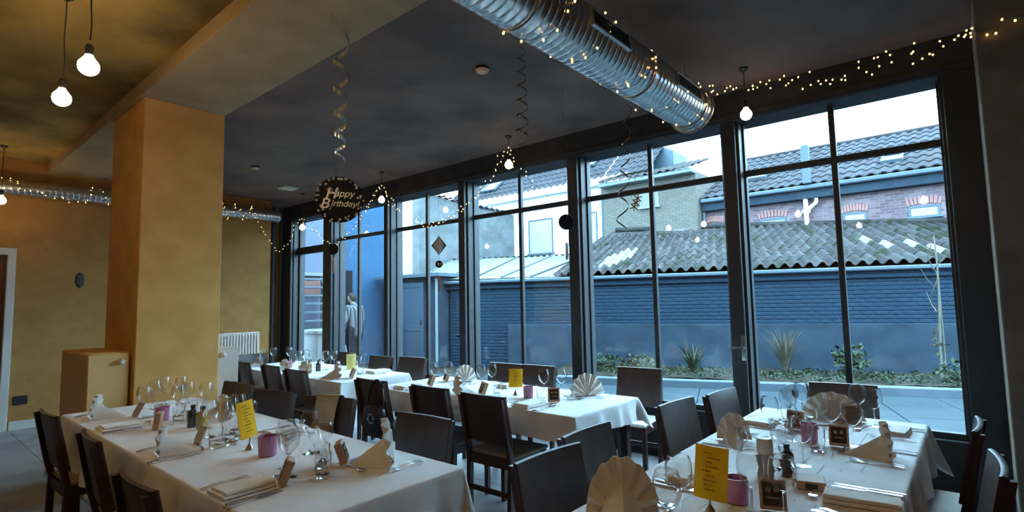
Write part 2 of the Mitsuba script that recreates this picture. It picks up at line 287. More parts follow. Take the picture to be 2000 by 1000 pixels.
# ================================================================ outdoors
TH = math.atan(0.345)
U = np.array([-math.sin(TH), math.cos(TH), 0.0]); N = np.array([math.cos(TH), math.sin(TH), 0.0])    # along and across the courtyard wall
W0 = np.array([12.2, 0.0, 0.0])
OUT = T().translate([12.2, 0, 0]).rotate([0, 0, 1], math.degrees(TH))       # local x = N (away), local y = U (along)
pt = thing('patio', 'pale grey stone slab patio outside the windows', 'patio', kind='structure')
put(pt, 'bedding', box(5.2, 26, -9, 24, -0.16, -0.035), 'mat_bed')
rng = np.random.default_rng(11)
slab = [mikit.ply(box(-0.395, 0.395, -0.395, 0.395, -0.04, 0.0, 0.004), k) for k in ('mat_slab_a', 'mat_slab_b')]
for i in range(-11, -1):
    for j in range(-4, 16):
        c = W0 + N * (i * 0.8 + 0.02) + U * (j * 0.8)
        if c[0] < 5.75 or c[1] < -2.2 or c[1] > 11.6 or (c[0] > 8.0 and c[1] > 9.4): continue
        put(pt, 'slab', slab[int(rng.random() > 0.5)], None, T().translate([c[0], c[1], 0.002 * rng.random()]).rotate([0, 0, 1], math.degrees(TH)))
# planting bed with a curb
single('bed_curb', 'low dark stone curb along the planting bed', 'curb', box(-1.96, -1.76, -4.0, 7.2, -0.02, 0.12, 0.01), 'mat_curb', at=OUT)
P = np.stack([*np.meshgrid(np.linspace(-1.77, 0.02, 16), np.linspace(-4, 7.2, 70), indexing='ij'), np.zeros((16, 70))], -1)
P[..., 2] = 0.07 + 0.10 * meshkit.fbm(P * 3.0, 4, 2)
single('bed_soil', 'bare earth of the planting bed under the blue wall', 'soil', grid(P), 'mat_bed', kind='stuff', at=OUT, smooth=True)
# the dark blue wall
cw = thing('courtyard_wall', 'dark blue painted brick wall behind the patio under the tiled roof', 'wall', kind='structure')
put(cw, 'face', box(0.0, 0.25, -4.0, 10.1, -0.05, 1.98), 'mat_blue_brick', OUT)
put(cw, 'plinth', box(-0.06, 0.0, -4.0, 8.6, -0.05, 0.98, 0.015), 'mat_plinth', OUT)
put(cw, 'gutter', box(-0.16, -0.02, -4.0, 10.6, 1.93, 2.01, 0.02), 'mat_outer_trim', OUT)
put(cw, 'fascia', box(-0.05, 0.0, -4.0, 10.6, 1.80, 1.94), 'mat_blue_brick', OUT)
# tiled lean-to roof: pantiles
EAVE, SL = 2.03, 0.26
rf = thing('courtyard_roof', 'mossy grey pantile lean-to roof above the dark blue wall', 'roof', kind='structure')
put(rf, 'deck', quad_mesh([[-0.05, -4.2, EAVE - 0.03], [7.6, -4.2, EAVE - 0.03 + 7.65 * SL], [7.6, 7.46, EAVE - 0.03 + 7.65 * SL], [-0.05, 7.46, EAVE - 0.03]], [[0, 3, 2, 1]]), 'mat_tile_a', OUT)
PW, PL = 0.212, 0.72
RT = np.random.default_rng(5)
def pantile(wd, ln, amp, th, nx=9):
    a = np.linspace(0, 1, nx); z = amp * np.sin(a * 2 * np.pi) + amp
    top = np.stack([np.stack([np.full(nx, x), (a * 1.06 - 0.53) * wd, z + lift], -1) for x, lift in ((0.0, th), (ln * 1.08, 0.0))])
    lip = top[0] - [0, 0, th * 1.2]
    return grid(np.concatenate([lip[None], top]))
tl = [mikit.ply(pantile(PW, PL, 0.044, 0.012), k, False) for k in ('mat_tile_a', 'mat_tile_b', 'mat_tile_pale')]
slope = math.degrees(math.atan(SL)); cs = math.cos(math.radians(slope))
rng = np.random.default_rng(5)
pale = {(4, 1), (5, 1), (4, 2), (5, 2), (6, 2), (5, 3), (6, 3), (33, 2), (31, 2), (34, 1), (30, 3)}
for c in range(37):
    for r in range(8):
        y = 7.35 - c * PW
        k = 2 if (c, r) in pale else (1 if rng.random() < 0.55 else 0)
        put(rf, 'tile', tl[k], None, OUT @ T().translate([-0.10 + r * PL * cs, y + 0.003 * rng.standard_normal(), EAVE + 0.004 + r * PL * cs * SL + 0.004 * rng.random()]).rotate([0, 1, 0], -slope).rotate([0, 0, 1], 0.25 * rng.standard_normal()))
P = np.stack([np.stack([np.array([x, y, EAVE + (x + 0.1) * SL + 0.05 * math.sin(y * 2 * math.pi / PW)]) for x in (-0.1, 7.3)]) for y in np.arange(-4.2, 7.36 - 37 * PW + 0.1, PW / 8)])
put(rf, 'far_tiles', grid(P), 'mat_tile_b', OUT, kind='stuff', label='rows of pantiles beyond the right end of the view')
q = [W0 + N * d + U * u for d, u in ((4.40, -1.7), (6.35, 4.0), (6.9, 7.3))]
put(rf, 'flashing', tube([v + np.array([0, 0, EAVE + d * SL + 0.06]) for v, d in zip(q, (4.40, 6.35, 6.9))], 0.08, 8), 'mat_tile_a')
# pale sheet roof
sr = thing('sheet_roof', 'pale corrugated sheet roof left of the pantile roof', 'roof', kind='structure')
A, B_, C_, D_ = (np.array(v) for v in ((9.82, 6.9, 2.03), (16.5, 8.9, 3.07), (13.2, 14.2, 3.02), (8.62, 10.3, 2.06)))
for k in range(5):
    a, b = k / 5, (k + 1) / 5
    q = [A + (D_ - A) * a, B_ + (C_ - B_) * a, B_ + (C_ - B_) * (b + 0.01), A + (D_ - A) * (b + 0.01)]
    dz = np.array([0, 0, 0.012 * (k % 2)])
    put(sr, 'sheet', quad_mesh([v + dz for v in q] + [v + dz - [0, 0, 0.02] for v in q], [[0, 1, 2, 3], [7, 6, 5, 4], [0, 4, 5, 1], [1, 5, 6, 2], [2, 6, 7, 3], [3, 7, 4, 0]]), 'mat_sheet')
    put(sr, 'seam', tube([A + (D_ - A) * b + np.array([0, 0, 0.03]), B_ + (C_ - B_) * b + np.array([0, 0, 0.03])], 0.018, 6), 'mat_outer_trim')
put(sr, 'edge_tiles', cat(*[box(-0.05, 0.05, -0.05, 0.05, 0, 0.05, 0.01).apply_translation(B_ + (C_ - B_) * t + [0, 0, 0.0]) for t in np.linspace(0, 1, 30)]), 'mat_tile_b', kind='stuff', label='row of dark edge tiles at the top of the sheet roof')

# ---------------------------------------------------------------- brick house on the right
XB = 17.0
bh = thing('brick_house', 'red brick house with a tiled roof behind the pantile roof', 'house')
put(bh, 'wall', box(XB, XB + 6, -7, 6.30, 0, 4.45), 'mat_brick')
put(bh, 'fascia', box(XB - 0.22, XB, -7, 6.3, 4.22, 4.50, 0.02), 'mat_plinth')
put(bh, 'gutter', box(XB - 0.36, XB - 0.2, -7, 6.3, 4.47, 4.60, 0.03), 'mat_outer_trim')
RX0, RZ0, RX1, RZ1 = XB - 0.3, 4.60, 20.6, 6.52
put(bh, 'roof', quad_mesh([[RX0, -7, RZ0 - 0.03], [RX1, -7, RZ1 - 0.03], [RX1, 6.3, RZ1 - 0.03], [RX0, 6.3, RZ0 - 0.03], [24, -7, 4.6], [24, 6.3, 4.6]], [[0, 3, 2, 1], [1, 2, 5, 4]]), 'mat_house_tile_b')
sl = math.degrees(math.atan2(RZ1 - RZ0, RX1 - RX0)); L = math.hypot(RZ1 - RZ0, RX1 - RX0)
ht = [mikit.ply(pantile(0.27, L / 8, 0.028, 0.03, 7), k) for k in ('mat_house_tile', 'mat_house_tile_b')]
rng = np.random.default_rng(6)
sky_y = ((1.13, 1.60, 1), (4.35, 5.05, 2))
for c in range(33):
    for r in range(8):
        y = 6.15 - c * 0.27
        put(bh, 'roof_tile', ht[int(rng.random() > 0.6)], None, T().translate([RX0 + (RX1 - RX0) * r / 8, y, RZ0 + (RZ1 - RZ0) * r / 8 + 0.01 * rng.random()]).rotate([0, 1, 0], -sl))
put(bh, 'ridge', tube([[RX1, -7, RZ1 + 0.02], [RX1, 6.3, RZ1 + 0.02]], 0.09, 10), 'mat_house_tile_b')
def roof_window(parent, c, w, h, nx, nz, frame='mat_outer_trim'):
    """A roof light centred at c in a roof rising with the slope (nx, nz) in x."""
    a = -math.degrees(math.atan2(nz, nx)); M = T().translate(list(c)).rotate([0, 1, 0], a)
    f = put(parent, 'roof_window', cat(box(-h / 2, h / 2, -w / 2, -w / 2 + 0.07, 0, 0.10, 0.01), box(-h / 2, h / 2, w / 2 - 0.07, w / 2, 0, 0.10, 0.01), box(-h / 2, -h / 2 + 0.09, -w / 2, w / 2, 0, 0.10, 0.01), box(h / 2 - 0.07, h / 2, -w / 2, w / 2, 0, 0.10, 0.01)), frame, M)
    put(f, 'pane', box(-h / 2 + 0.05, h / 2 - 0.05, -w / 2 + 0.05, w / 2 - 0.05, 0.05, 0.07), 'mat_roof_glass', M)
sn = (RX1 - RX0, RZ1 - RZ0)
roof_window(bh, (17.75, 1.36, RZ0 + 1.05 * (RZ1 - RZ0) / (RX1 - RX0) + 0.04), 0.50, 0.62, *sn)
roof_window(bh, (18.1, 5.05, RZ0 + 1.4 * (RZ1 - RZ0) / (RX1 - RX0) + 0.04), 0.85, 0.70, *sn)
def wall_window(parent, x, y0, y1, z0, z1, arch=False, blind='mat_dark_glass', frame='mat_outer_trim', depth=0.10):
    """A window let into a facade that faces the room (towards -x)."""
    f = put(parent, 'window', cat(box(x - 0.03, x + 0.02, y0, y0 + 0.05, z0, z1, 0.005), box(x - 0.03, x + 0.02, y1 - 0.05, y1, z0, z1, 0.005), box(x - 0.03, x + 0.02, y0, y1, z1 - 0.05, z1, 0.005), box(x - 0.09, x + 0.02, y0 - 0.05, y1 + 0.05, z0 - 0.05, z0 + 0.02, 0.008)), frame)
    put(f, 'pane', box(x - 0.012, x + 0.01, y0 + 0.04, y1 - 0.04, z0 + 0.01, z1 - 0.04), blind)
    if arch:
        n = 9
        for i in range(n):
            t = (i + 0.5) / n * 2 - 1
            b = box(x - 0.025, x + 0.02, -0.031, 0.031, 0, 0.19, 0.006)
            b.apply_transform(trimesh.transformations.rotation_matrix(-t * 0.22, [1, 0, 0])); b.apply_translation([0, (y0 + y1) / 2 + t * (y1 - y0) * 0.54, z1 + 0.05 - 0.05 * t * t])
            put(parent, 'arch_brick', b, 'mat_arch')
for a, b, z0, z1, bl in ((0.41, 1.05, 3.44, 3.72, 'mat_shutter'), (1.95, 2.50, 3.46, 3.72, 'mat_shutter'), (3.92, 4.65, 3.48, 3.80, 'mat_dark_glass'), (5.75, 6.25, 3.50, 3.84, 'mat_dark_glass')):
    wall_window(bh, XB, a, b, z0, z1, True, bl)
put(bh, 'flue', box(XB - 0.42, XB - 0.24, 3.16, 3.36, 4.62, 5.72, 0.02), 'mat_outer_trim', label='pale grey flue rising over the gutter')
put(bh, 'downpipe', cat(tube([[XB - 0.15, 3.36, 4.3], [XB - 0.15, 3.36, 3.4]], 0.06, 8), tube([[XB - 0.15, 3.08, 4.3], [XB - 0.15, 3.10, 4.1], [XB - 0.15, 3.34, 3.9]], 0.05, 8), box(XB - 0.24, XB - 0.06, 3.26, 3.46, 3.82, 3.92, 0.02)), 'mat_white_metal', label='white forked downpipe')
put(bh, 'side_downpipe', tube([[XB - 0.1, 6.28, 4.4], [XB - 0.1, 6.28, 2.8]], 0.05, 8), 'mat_outer_trim')

# ---------------------------------------------------------------- yellow brick house
yh = thing('yellow_house', 'pale yellow brick house between the white house and the red brick house', 'house')
XY, XW0 = 16.5, 16.8
put(yh, 'wall', box(XY, XY + 5, 6.34, 9.70, 0, 5.50), 'mat_yellow_brick')
put(yh, 'eave', box(XY - 0.35, XY + 0.05, 6.34, 9.70, 5.42, 5.56, 0.02), 'mat_sill')
P = np.array([[[x, y, 5.58 + (x - XY + 0.4) * 0.32 + 0.035 * math.sin(y * 2 * math.pi / 0.26) + dz] for y in np.arange(6.36, 9.72, 0.0325)] for x, dz in ((XY - 0.42, 0.0), (XY + 0.0, 0.04), (XY + 0.001, 0.0), (XY + 0.5, 0.04), (XY + 0.501, 0.0), (XY + 1.6, 0.03))])
put(yh, 'roof_tiles', grid(P), 'mat_tile_a', kind='stuff')
wall_window(yh, XY, 7.60, 8.28, 4.55, 5.12, False, 'mat_dark_glass', 'mat_sill')
wall_window(yh, XY, 8.50, 9.22, 3.42, 3.70, False, 'mat_roof_glass', 'mat_sill')
wall_window(yh, XY, 6.72, 7.44, 3.42, 3.68, False, 'mat_roof_glass', 'mat_sill')
put(yh, 'gable', prism([(0, 0), (1.15, 0), (1.15, 0.72), (0.55, 1.05), (0, 0.75)], 0, 1.2).apply_transform(np.array([[0, 0, 1, XY + 1.2], [1, 0, 0, 7.55], [0, 1, 0, 5.9], [0, 0, 0, 1.0]])), 'mat_outer_trim')
P = np.array([[[x, y, 5.80 + (x - XW0 + 0.3) * 0.85 + 0.03 * math.sin(y * 2 * math.pi / 0.28) + dz] for y in np.arange(7.9, 9.74, 0.04)] for q in range(0, 5) for x, dz in ((XW0 - 0.3 + q * 0.3, 0.05), (XW0 - 0.3 + q * 0.3 + 0.299, 0.0))])
put(yh, 'rear_roof_tiles', grid(P), 'mat_house_tile', kind='stuff')
chy = put(yh, 'chimney', cat(box(18.4, 18.8, 9.08, 9.25, 5.6, 7.55, 0.02), box(18.4, 18.8, 9.32, 9.47, 5.6, 7.55, 0.02), box(18.4, 18.8, 9.54, 9.68, 5.6, 7.6, 0.02)), 'mat_white_render', label='white rendered chimney')
for y in (9.165, 9.395): put(chy, 'pot', lathe([(0.0, 7.54), (0.07, 7.54), (0.06, 7.75), (0.0, 7.75)], 12), 'mat_white_render', T().translate([18.6, y, 0]))

# ---------------------------------------------------------------- white house
wh = thing('white_house', 'white rendered house with a brown tiled roof in the middle distance', 'house')
XW = 16.8
put(wh, 'wall', box(XW, XW + 6, 9.74, 18.0, 0, 5.75), 'mat_white_render')
put(wh, 'gutter', box(XW - 0.28, XW, 9.74, 18.0, 5.62, 5.76, 0.03), 'mat_white_metal')
P = np.array([[[x, y, 5.80 + (x - XW + 0.3) * 0.85 + 0.03 * math.sin(y * 2 * math.pi / 0.28) + dz] for y in np.arange(9.75, 18.0, 0.04)] for q in range(16) for x, dz in ((XW - 0.3 + q * 0.3, 0.05), (XW - 0.3 + q * 0.3 + 0.299, 0.0))])
put(wh, 'roof_tiles', grid(P), 'mat_house_tile', kind='stuff')
wall_window(wh, XW, 12.15, 13.35, 3.35, 4.72, False, 'mat_shutter', 'mat_outer_trim')
wall_window(wh, XW, 10.15, 10.95, 3.35, 4.72, False, 'mat_shutter', 'mat_outer_trim')
roof_window(wh, (17.3, 15.75, 5.80 + 0.8 * 0.85 + 0.05), 0.85, 0.75, 1, 0.85)
roof_window(wh, (17.6, 11.0, 5.80 + 1.1 * 0.85 + 0.05), 0.9, 0.7, 1, 0.85)
put(wh, 'downpipe', tube([[XW - 0.08, 9.85, 5.7], [XW - 0.08, 9.85, 2.6]], 0.06, 8), 'mat_outer_trim')

# ---------------------------------------------------------------- grey gable wall left of the white house, and the white house behind it
gw = thing('side_wall', 'rough grey rendered side wall with a tile coping left of the white house', 'garden wall')
put(gw, 'wall', prism([(11.75, 0), (16.75, 0), (16.75, 5.05), (13.8, 5.12), (11.75, 5.33)], 0, 0.35).apply_transform(np.array([[1, 0, 0, 0], [0, 0, -1, 14.45], [0, 1, 0, 0], [0, 0, 0, 1.0]])), 'mat_render')
ct = mikit.ply(pantile(0.30, 0.5, 0.035, 0.02, 7), 'mat_house_tile_b')
for k in range(16):
    x = 11.85 + 0.31 * k; z = np.interp(x, [10.6, 13.8, 16.75], [5.45, 5.12, 5.05])
    put(gw, 'coping_tile', ct, None, T().translate([x, 14.0, z]).rotate([0, 0, 1], 90))
lh = thing('far_white_house', 'bright white house wall high behind the blue door', 'house')
put(lh, 'wall', box(12.0, 15.5, 17.2, 20, 0, 7.3), 'mat_white_render')
put(lh, 'eave', box(11.8, 15.6, 17.0, 20, 7.28, 7.5, 0.03), 'mat_sill')

# ---------------------------------------------------------------- shed with the blue door, blue wall, stair
sh = thing('shed', 'dark blue shed with a grey blue panelled door at the end of the patio', 'shed')
put(sh, 'wall', cat(box(8.55, 10.6, 9.62, 9.75, -0.02, 2.10), box(8.55, 8.7, 9.62, 11.7, -0.02, 2.16)), 'mat_plinth')
put(sh, 'roof', prism([(8.35, 9.35), (10.8, 9.9), (10.8, 11.8), (8.35, 11.8)], 2.12, 2.20), 'mat_outer_trim')
d = put(sh, 'door', cat(box(8.50, 8.55, 10.05, 11.02, 0, 2.0, 0.005), box(8.485, 8.50, 10.05, 10.16, 0, 2.0, 0.004), box(8.485, 8.50, 10.91, 11.02, 0, 2.0, 0.004), box(8.485, 8.50, 10.05, 11.02, 1.88, 2.0, 0.004), box(8.485, 8.50, 10.05, 11.02, 0.82, 0.95, 0.004), box(8.485, 8.50, 10.05, 11.02, 0.0, 0.16, 0.004)), 'mat_blue_door')
put(d, 'handle', box(8.45, 8.49, 10.10, 10.13, 0.98, 1.10, 0.005), 'mat_black')
put(sh, 'downpipe', tube([[8.50, 9.58, 2.1], [8.50, 9.58, 0.0]], 0.03, 8), 'mat_sill')
ew = thing('blue_wall', 'smooth blue painted wall behind the standing person', 'wall', kind='structure')
put(ew, 'face', box(7.0, 8.9, 11.9, 12.2, -0.02, 4.75), 'mat_blue_paint')
put(ew, 'side_face', box(5.3, 7.0, 11.92, 12.2, -0.02, 4.75), 'mat_mauve', label='mauve grey rendered stretch of the wall')
put(ew, 'brick_band', box(5.3, 6.98, 11.86, 11.93, 1.75, 2.15, 0.01), 'mat_arch', label='band of red bricks')
put(ew, 'ledge', box(5.3, 6.98, 11.80, 11.93, 2.18, 2.26, 0.01), 'mat_shelf', label='white ledge')
put(ew, 'door', cat(box(7.12, 7.72, 11.86, 11.9, 0, 2.35, 0.006), box(7.2, 7.64, 11.85, 11.862, 0.2, 2.2, 0.004)), 'mat_trousers', label='dark blue door')
put(ew, 'coping', box(5.25, 8.95, 11.84, 12.25, 4.75, 4.82, 0.01), 'mat_outer_trim')
# corner yard seen through the narrow door: stair, ledge, low brick wall
os_ = thing('outdoor_stair', 'grey outdoor stair seen through the narrow corner door', 'stair')
for k in range(9):
    put(os_, 'step', box(6.1, 6.75, 10.75 + 0.10 * k, 10.92 + 0.10 * k, 0.55 + 0.19 * k, 0.60 + 0.19 * k, 0.006), 'mat_curb')
put(os_, 'stringer', prism([(10.6, 0.0), (11.76, 0.0), (11.76, 2.15), (10.72, 0.52)], 0, 0.06).apply_transform(np.array([[0, 0, 1, 6.78], [1, 0, 0, 0], [0, 1, 0, 0], [0, 0, 0, 1.0]])), 'mat_curb')
single('serving_ledge', 'white ledge outside the narrow corner door', 'shelf', cat(box(5.5, 6.0, 9.65, 10.5, 0.93, 1.0, 0.01), box(5.55, 5.95, 9.7, 10.45, 0.0, 0.93)), 'mat_shelf')

# ================================================================ radiators, wall fittings
def radiator_end(name, label, x0, x1, y0, y1, z0, z1, m, knob):
    k = thing(name, label, 'radiator')
    put(k, 'body', box(x0, x1, y0 + 0.004, y1, z0, z1, 0.012), m)
    put(k, 'end_panel', box(x0 + 0.002, x1 - 0.002, y0 - 0.006, y0 + 0.01, z0 + 0.01, z1 - 0.004, 0.006), m)
    for i in range(7):
        put(k, 'grille_bar', box(x0 + 0.01, x1 - 0.01, y0 + 0.05 + i * (y1 - y0 - 0.1) / 7, y0 + 0.075 + i * (y1 - y0 - 0.1) / 7, z1 - 0.001, z1 + 0.006, 0.002), m)
    put(k, 'valve', lathe([(0, 0), (0.022, 0), (0.026, 0.01), (0.022, 0.05), (0.012, 0.06), (0, 0.06)], 14), 'mat_plastic_white', T().translate([knob[0], y0, knob[1]]).rotate([1, 0, 0], 90), 30)
    put(k, 'foot', cat(box(x0 + 0.03, x0 + 0.06, y0 + 0.05, y0 + 0.09, 0, z0 + 0.01), box(x1 - 0.06, x1 - 0.03, y1 - 0.12, y1 - 0.08, 0, z0 + 0.01)), m)
radiator_end('radiator', 'cream radiator on the left side of the pillar', 1.10, 1.385, 5.42, 6.35, 0.12, 1.135, 'mat_cream', (1.325, 1.06))
radiator_end('radiator', 'tall white radiator seen end-on at the right side of the pillar', 2.085, 2.285, 5.45, 6.25, 0.10, 1.105, 'mat_radiator', (2.135, 1.045))
k = thing('radiator', 'white panel radiator with vertical ribs on the back wall behind the far table', 'radiator')
put(k, 'panel', box(3.36, 4.20, YB - 0.09, YB - 0.05, 0.12, 1.07, 0.012), 'mat_radiator')
for i in range(17): put(k, 'rib', box(3.385 + i * 0.0475, 3.410 + i * 0.0475, YB - 0.103, YB - 0.088, 0.15, 1.03, 0.007), 'mat_radiator')
put(k, 'bracket', box(3.5, 4.06, YB - 0.06, YB - 0.003, 0.3, 0.36), 'mat_white_metal')
k = thing('light_switch', 'dark oval wall fitting on the ochre back wall', 'wall fitting')
put(k, 'plate', lathe([(0, 0), (0.06, 0), (0.066, 0.008), (0.05, 0.022), (0, 0.026)], 20), 'mat_cord', T().translate([1.76, YB, 1.90]).rotate([1, 0, 0], 90).scale([0.75, 1.6, 1]), 30)
k = thing('socket', 'black power socket low on the back wall beside the door', 'power socket')
put(k, 'plate', box(1.15, 1.29, YB - 0.022, YB, 0.31, 0.42, 0.008), 'mat_black')
for dx in (0.035, 0.105): put(k, 'outlet', lathe([(0.024, 0.0), (0.026, 0.006), (0.019, 0.006), (0.017, -0.008), (0, -0.008)], 14), 'mat_cord', T().translate([1.15 + dx, YB - 0.022, 0.365]).rotate([1, 0, 0], 90), 30)
for i, (x, y, r, z1) in enumerate(((4.72, 9.86, 0.035, CEIL), (4.85, 9.84, 0.03, CEIL), (4.58, 9.88, 0.025, 3.0))):
    single('heating_pipe', ('grey vertical pipe in the dark corner alcove, middle one', 'grey vertical pipe in the dark corner alcove, nearest the windows', 'thin grey vertical pipe in the dark corner alcove, farthest from the windows')[i], 'pipe', tube([[x, y, 0], [x, y, z1]], r, 10), 'mat_outer_trim', group='pipes in the corner', smooth=40)

# ================================================================ ducts
def duct(name, label, x0, x1, y, z, r, pitch):
    k = thing(name, label, 'duct')
    xs, rr = [], []
    n = int((x1 - x0) / pitch)
    for i in range(n):
        a = x0 + (x1 - x0) * i / n
        xs += [a, a + pitch * 0.62, a + pitch * 0.76, a + pitch * 0.90]; rr += [r, r, r + 0.0036, r]
    xs.append(x1); rr.append(r - 0.001)
    a = np.arange(40) * 2 * np.pi / 40
    P = np.stack([np.stack([np.full(40, x), y + q * np.cos(a), z + q * np.sin(a)], -1) for x, q in zip(xs, rr)])
    put(k, 'pipe', grid(P, close_v=True), 'mat_zinc', smooth=40)
    return k
DY, DZ, DR = 1.585, 2.985, 0.162
dk1 = duct('air_duct', 'large corrugated silver air duct hanging across the ceiling towards the windows', -1.2, 4.06, DY, DZ, DR, 0.052)
put(dk1, 'flange', move(lathe([(DR - 0.004, -0.05), (DR + 0.010, -0.05), (DR + 0.010, 0.0), (DR + 0.022, 0.004), (DR + 0.022, 0.014), (DR - 0.02, 0.014), (DR - 0.02, 0.004), (DR - 0.004, 0.0)], 48), 4.08, DY, DZ, ry=90), 'mat_zinc', smooth=30)
put(dk1, 'end_cap', move(lathe([(0, 0.0), (DR - 0.01, 0.0), (DR - 0.01, 0.006), (0, 0.006)], 40), 4.075, DY, DZ, ry=90), 'mat_zinc', smooth=30)
def grille(x0, x1, ang, w=0.11):
    M = T().translate([0, DY, DZ]).rotate([1, 0, 0], ang)
    g = put(dk1, 'grille', cat(box(x0, x1, -w / 2, -w / 2 + 0.014, DR - 0.012, DR + 0.012, 0.002), box(x0, x1, w / 2 - 0.014, w / 2, DR - 0.012, DR + 0.012, 0.002), box(x0, x0 + 0.014, -w / 2, w / 2, DR - 0.012, DR + 0.012, 0.002), box(x1 - 0.014, x1, -w / 2, w / 2, DR - 0.012, DR + 0.012, 0.002)), 'mat_zinc', M)
    put(g, 'slot', box(x0 + 0.01, x1 - 0.01, -w / 2 + 0.01, w / 2 - 0.01, DR - 0.01, DR + 0.006), 'mat_black', M)
    for i in range(4): put(g, 'vane', box(x0 + 0.01, x1 - 0.01, -w / 2 + 0.018 + i * 0.022, -w / 2 + 0.021 + i * 0.022, DR, DR + 0.010), 'mat_cord', M)
for x0 in (-0.2, 1.10, 2.36, 3.45): grille(x0, x0 + 0.42, 84)
for x in (0.3, 1.95, 3.15, 4.0):
    put(dk1, 'clamp', move(lathe([(DR, -0.012), (DR + 0.008, -0.012), (DR + 0.008, 0.012), (DR, 0.012)], 40), x, DY, DZ, ry=90), 'mat_zinc', smooth=30)
    put(dk1, 'hanger', tube([[x, DY, DZ + DR], [x, DY, CEIL_L if x < 1.37 else CEIL]], 0.004, 6), 'mat_steel')
dk2 = duct('air_duct', 'small silver air duct along the top of the back wall', -2.9, 4.44, 9.14, 3.055, 0.105, 0.06)
put(dk2, 'end_cap', move(lathe([(0, 0.0), (0.104, 0.0), (0.108, 0.008), (0, 0.008)], 32), 4.44, 9.14, 3.055, ry=90), 'mat_zinc', smooth=30)
for x in (-1.0, 0.6, 3.0, 4.2): put(dk2, 'hanger', tube([[x, 9.14, 3.16], [x, 9.14, CEIL if x > 2.07 else CEIL_L]], 0.004, 6), 'mat_steel')

# ================================================================ ceiling fittings
for lab, x, y in (('smoke detector with orange lamplight in its colour, under the ceiling near the silver duct', 2.98, 2.80), ('small smoke detector on the ceiling beyond the birthday disc', 3.12, 7.07)):
    k = thing('smoke_detector', lab, 'smoke detector')
    put(k, 'base', lathe([(0, 0), (0.050, 0), (0.053, -0.012), (0.046, -0.018), (0, -0.018)], 24), 'mat_black', at(x, y, CEIL), 30)
    put(k, 'head', lathe([(0, -0.016), (0.052, -0.018), (0.056, -0.026), (0.040, -0.042), (0.018, -0.046), (0, -0.046)], 24), 'mat_detector', at(x, y, CEIL), 30)
k = thing('ceiling_sensor', 'small square white plate on the dark ceiling in the far corner', 'ceiling sensor')
put(k, 'plate', box(3.90, 4.14, 7.84, 8.08, CEIL - 0.035, CEIL, 0.008), 'mat_plastic_white')
put(k, 'lens', lathe([(0, -0.05), (0.03, -0.046), (0.045, -0.034), (0, -0.034)], 16), 'mat_plastic_white', at(4.02, 7.96, CEIL), 30)
def pendant(x, y, z, label, ceil, r=0.046, power=BULB):
    k = thing('pendant_lamp', label, 'lamp', 'bare bulbs hanging on cords')
    put(k, 'cord', tube([[x + 0.006 * math.sin(t * 9) * (1 - t), y, z + r * 1.9 + 0.05 + (ceil - z - r * 1.9 - 0.05) * t] for t in np.linspace(0, 1, 12)], 0.0035, 6), 'mat_cord')
    put(k, 'rose', lathe([(0, 0), (0.035, 0), (0.035, -0.012), (0.012, -0.03), (0, -0.03)], 16), 'mat_black', at(x, y, ceil), 30)
    put(k, 'socket', lathe([(0, 0.062), (0.012, 0.060), (0.019, 0.05), (0.019, 0.0), (0, 0.0)], 14), 'mat_black', at(x, y, z + r * 1.25), 30)
    prof = [(0.0, -r)] + [(r * math.cos(a), r * math.sin(a)) for a in np.linspace(-1.35, 0.75, 14)] + [(r * 0.42, r * 1.1), (0.018, r * 1.35), (0.0, r * 1.35)]
    put(k, 'globe', lathe(prof, 20), 'mat_plastic_white', at(x, y, z), True, emitter=emit(WARM, power))
    return k
pendant(4.42, 1.265, 2.955, 'lit bare bulb on a cord nearest the right end of the windows', CEIL)
pendant(4.45, 3.80, 3.01, 'lit bare bulb hung with tiny lights in front of the second window post', CEIL)
pendant(4.45, 6.14, 2.94, 'lit bare bulb just right of the birthday disc', CEIL)
pendant(4.43, 8.27, 2.77, 'lit bare bulb farthest away, in the window corner', CEIL)
pendant(0.66, 3.52, 2.80, 'lit bare bulb upper left, the nearer of the two under the left ceiling', CEIL_L, 0.05, 44.0)
pendant(0.66, 4.18, 2.80, 'lit bare bulb upper left, the farther of the two under the left ceiling', CEIL_L, 0.05, 44.0)
pendant(0.86, 8.62, 2.80, 'lit bare bulb at the left edge in front of the back wall duct', CEIL_L, 0.05, 44.0)
for x, y, w_ in ((0.66, 2.0, 'just above the frame over the left table'), (0.66, 0.4, 'above the viewer'), (-1.8, 4.6, 'far left of the frame'), (-1.8, 1.5, 'left of the viewer'), (-1.4, -1.5, 'behind the viewer')):
    pendant(x, y, 2.80, 'lit bare bulb ' + w_, CEIL_L, 0.05, 44.0)

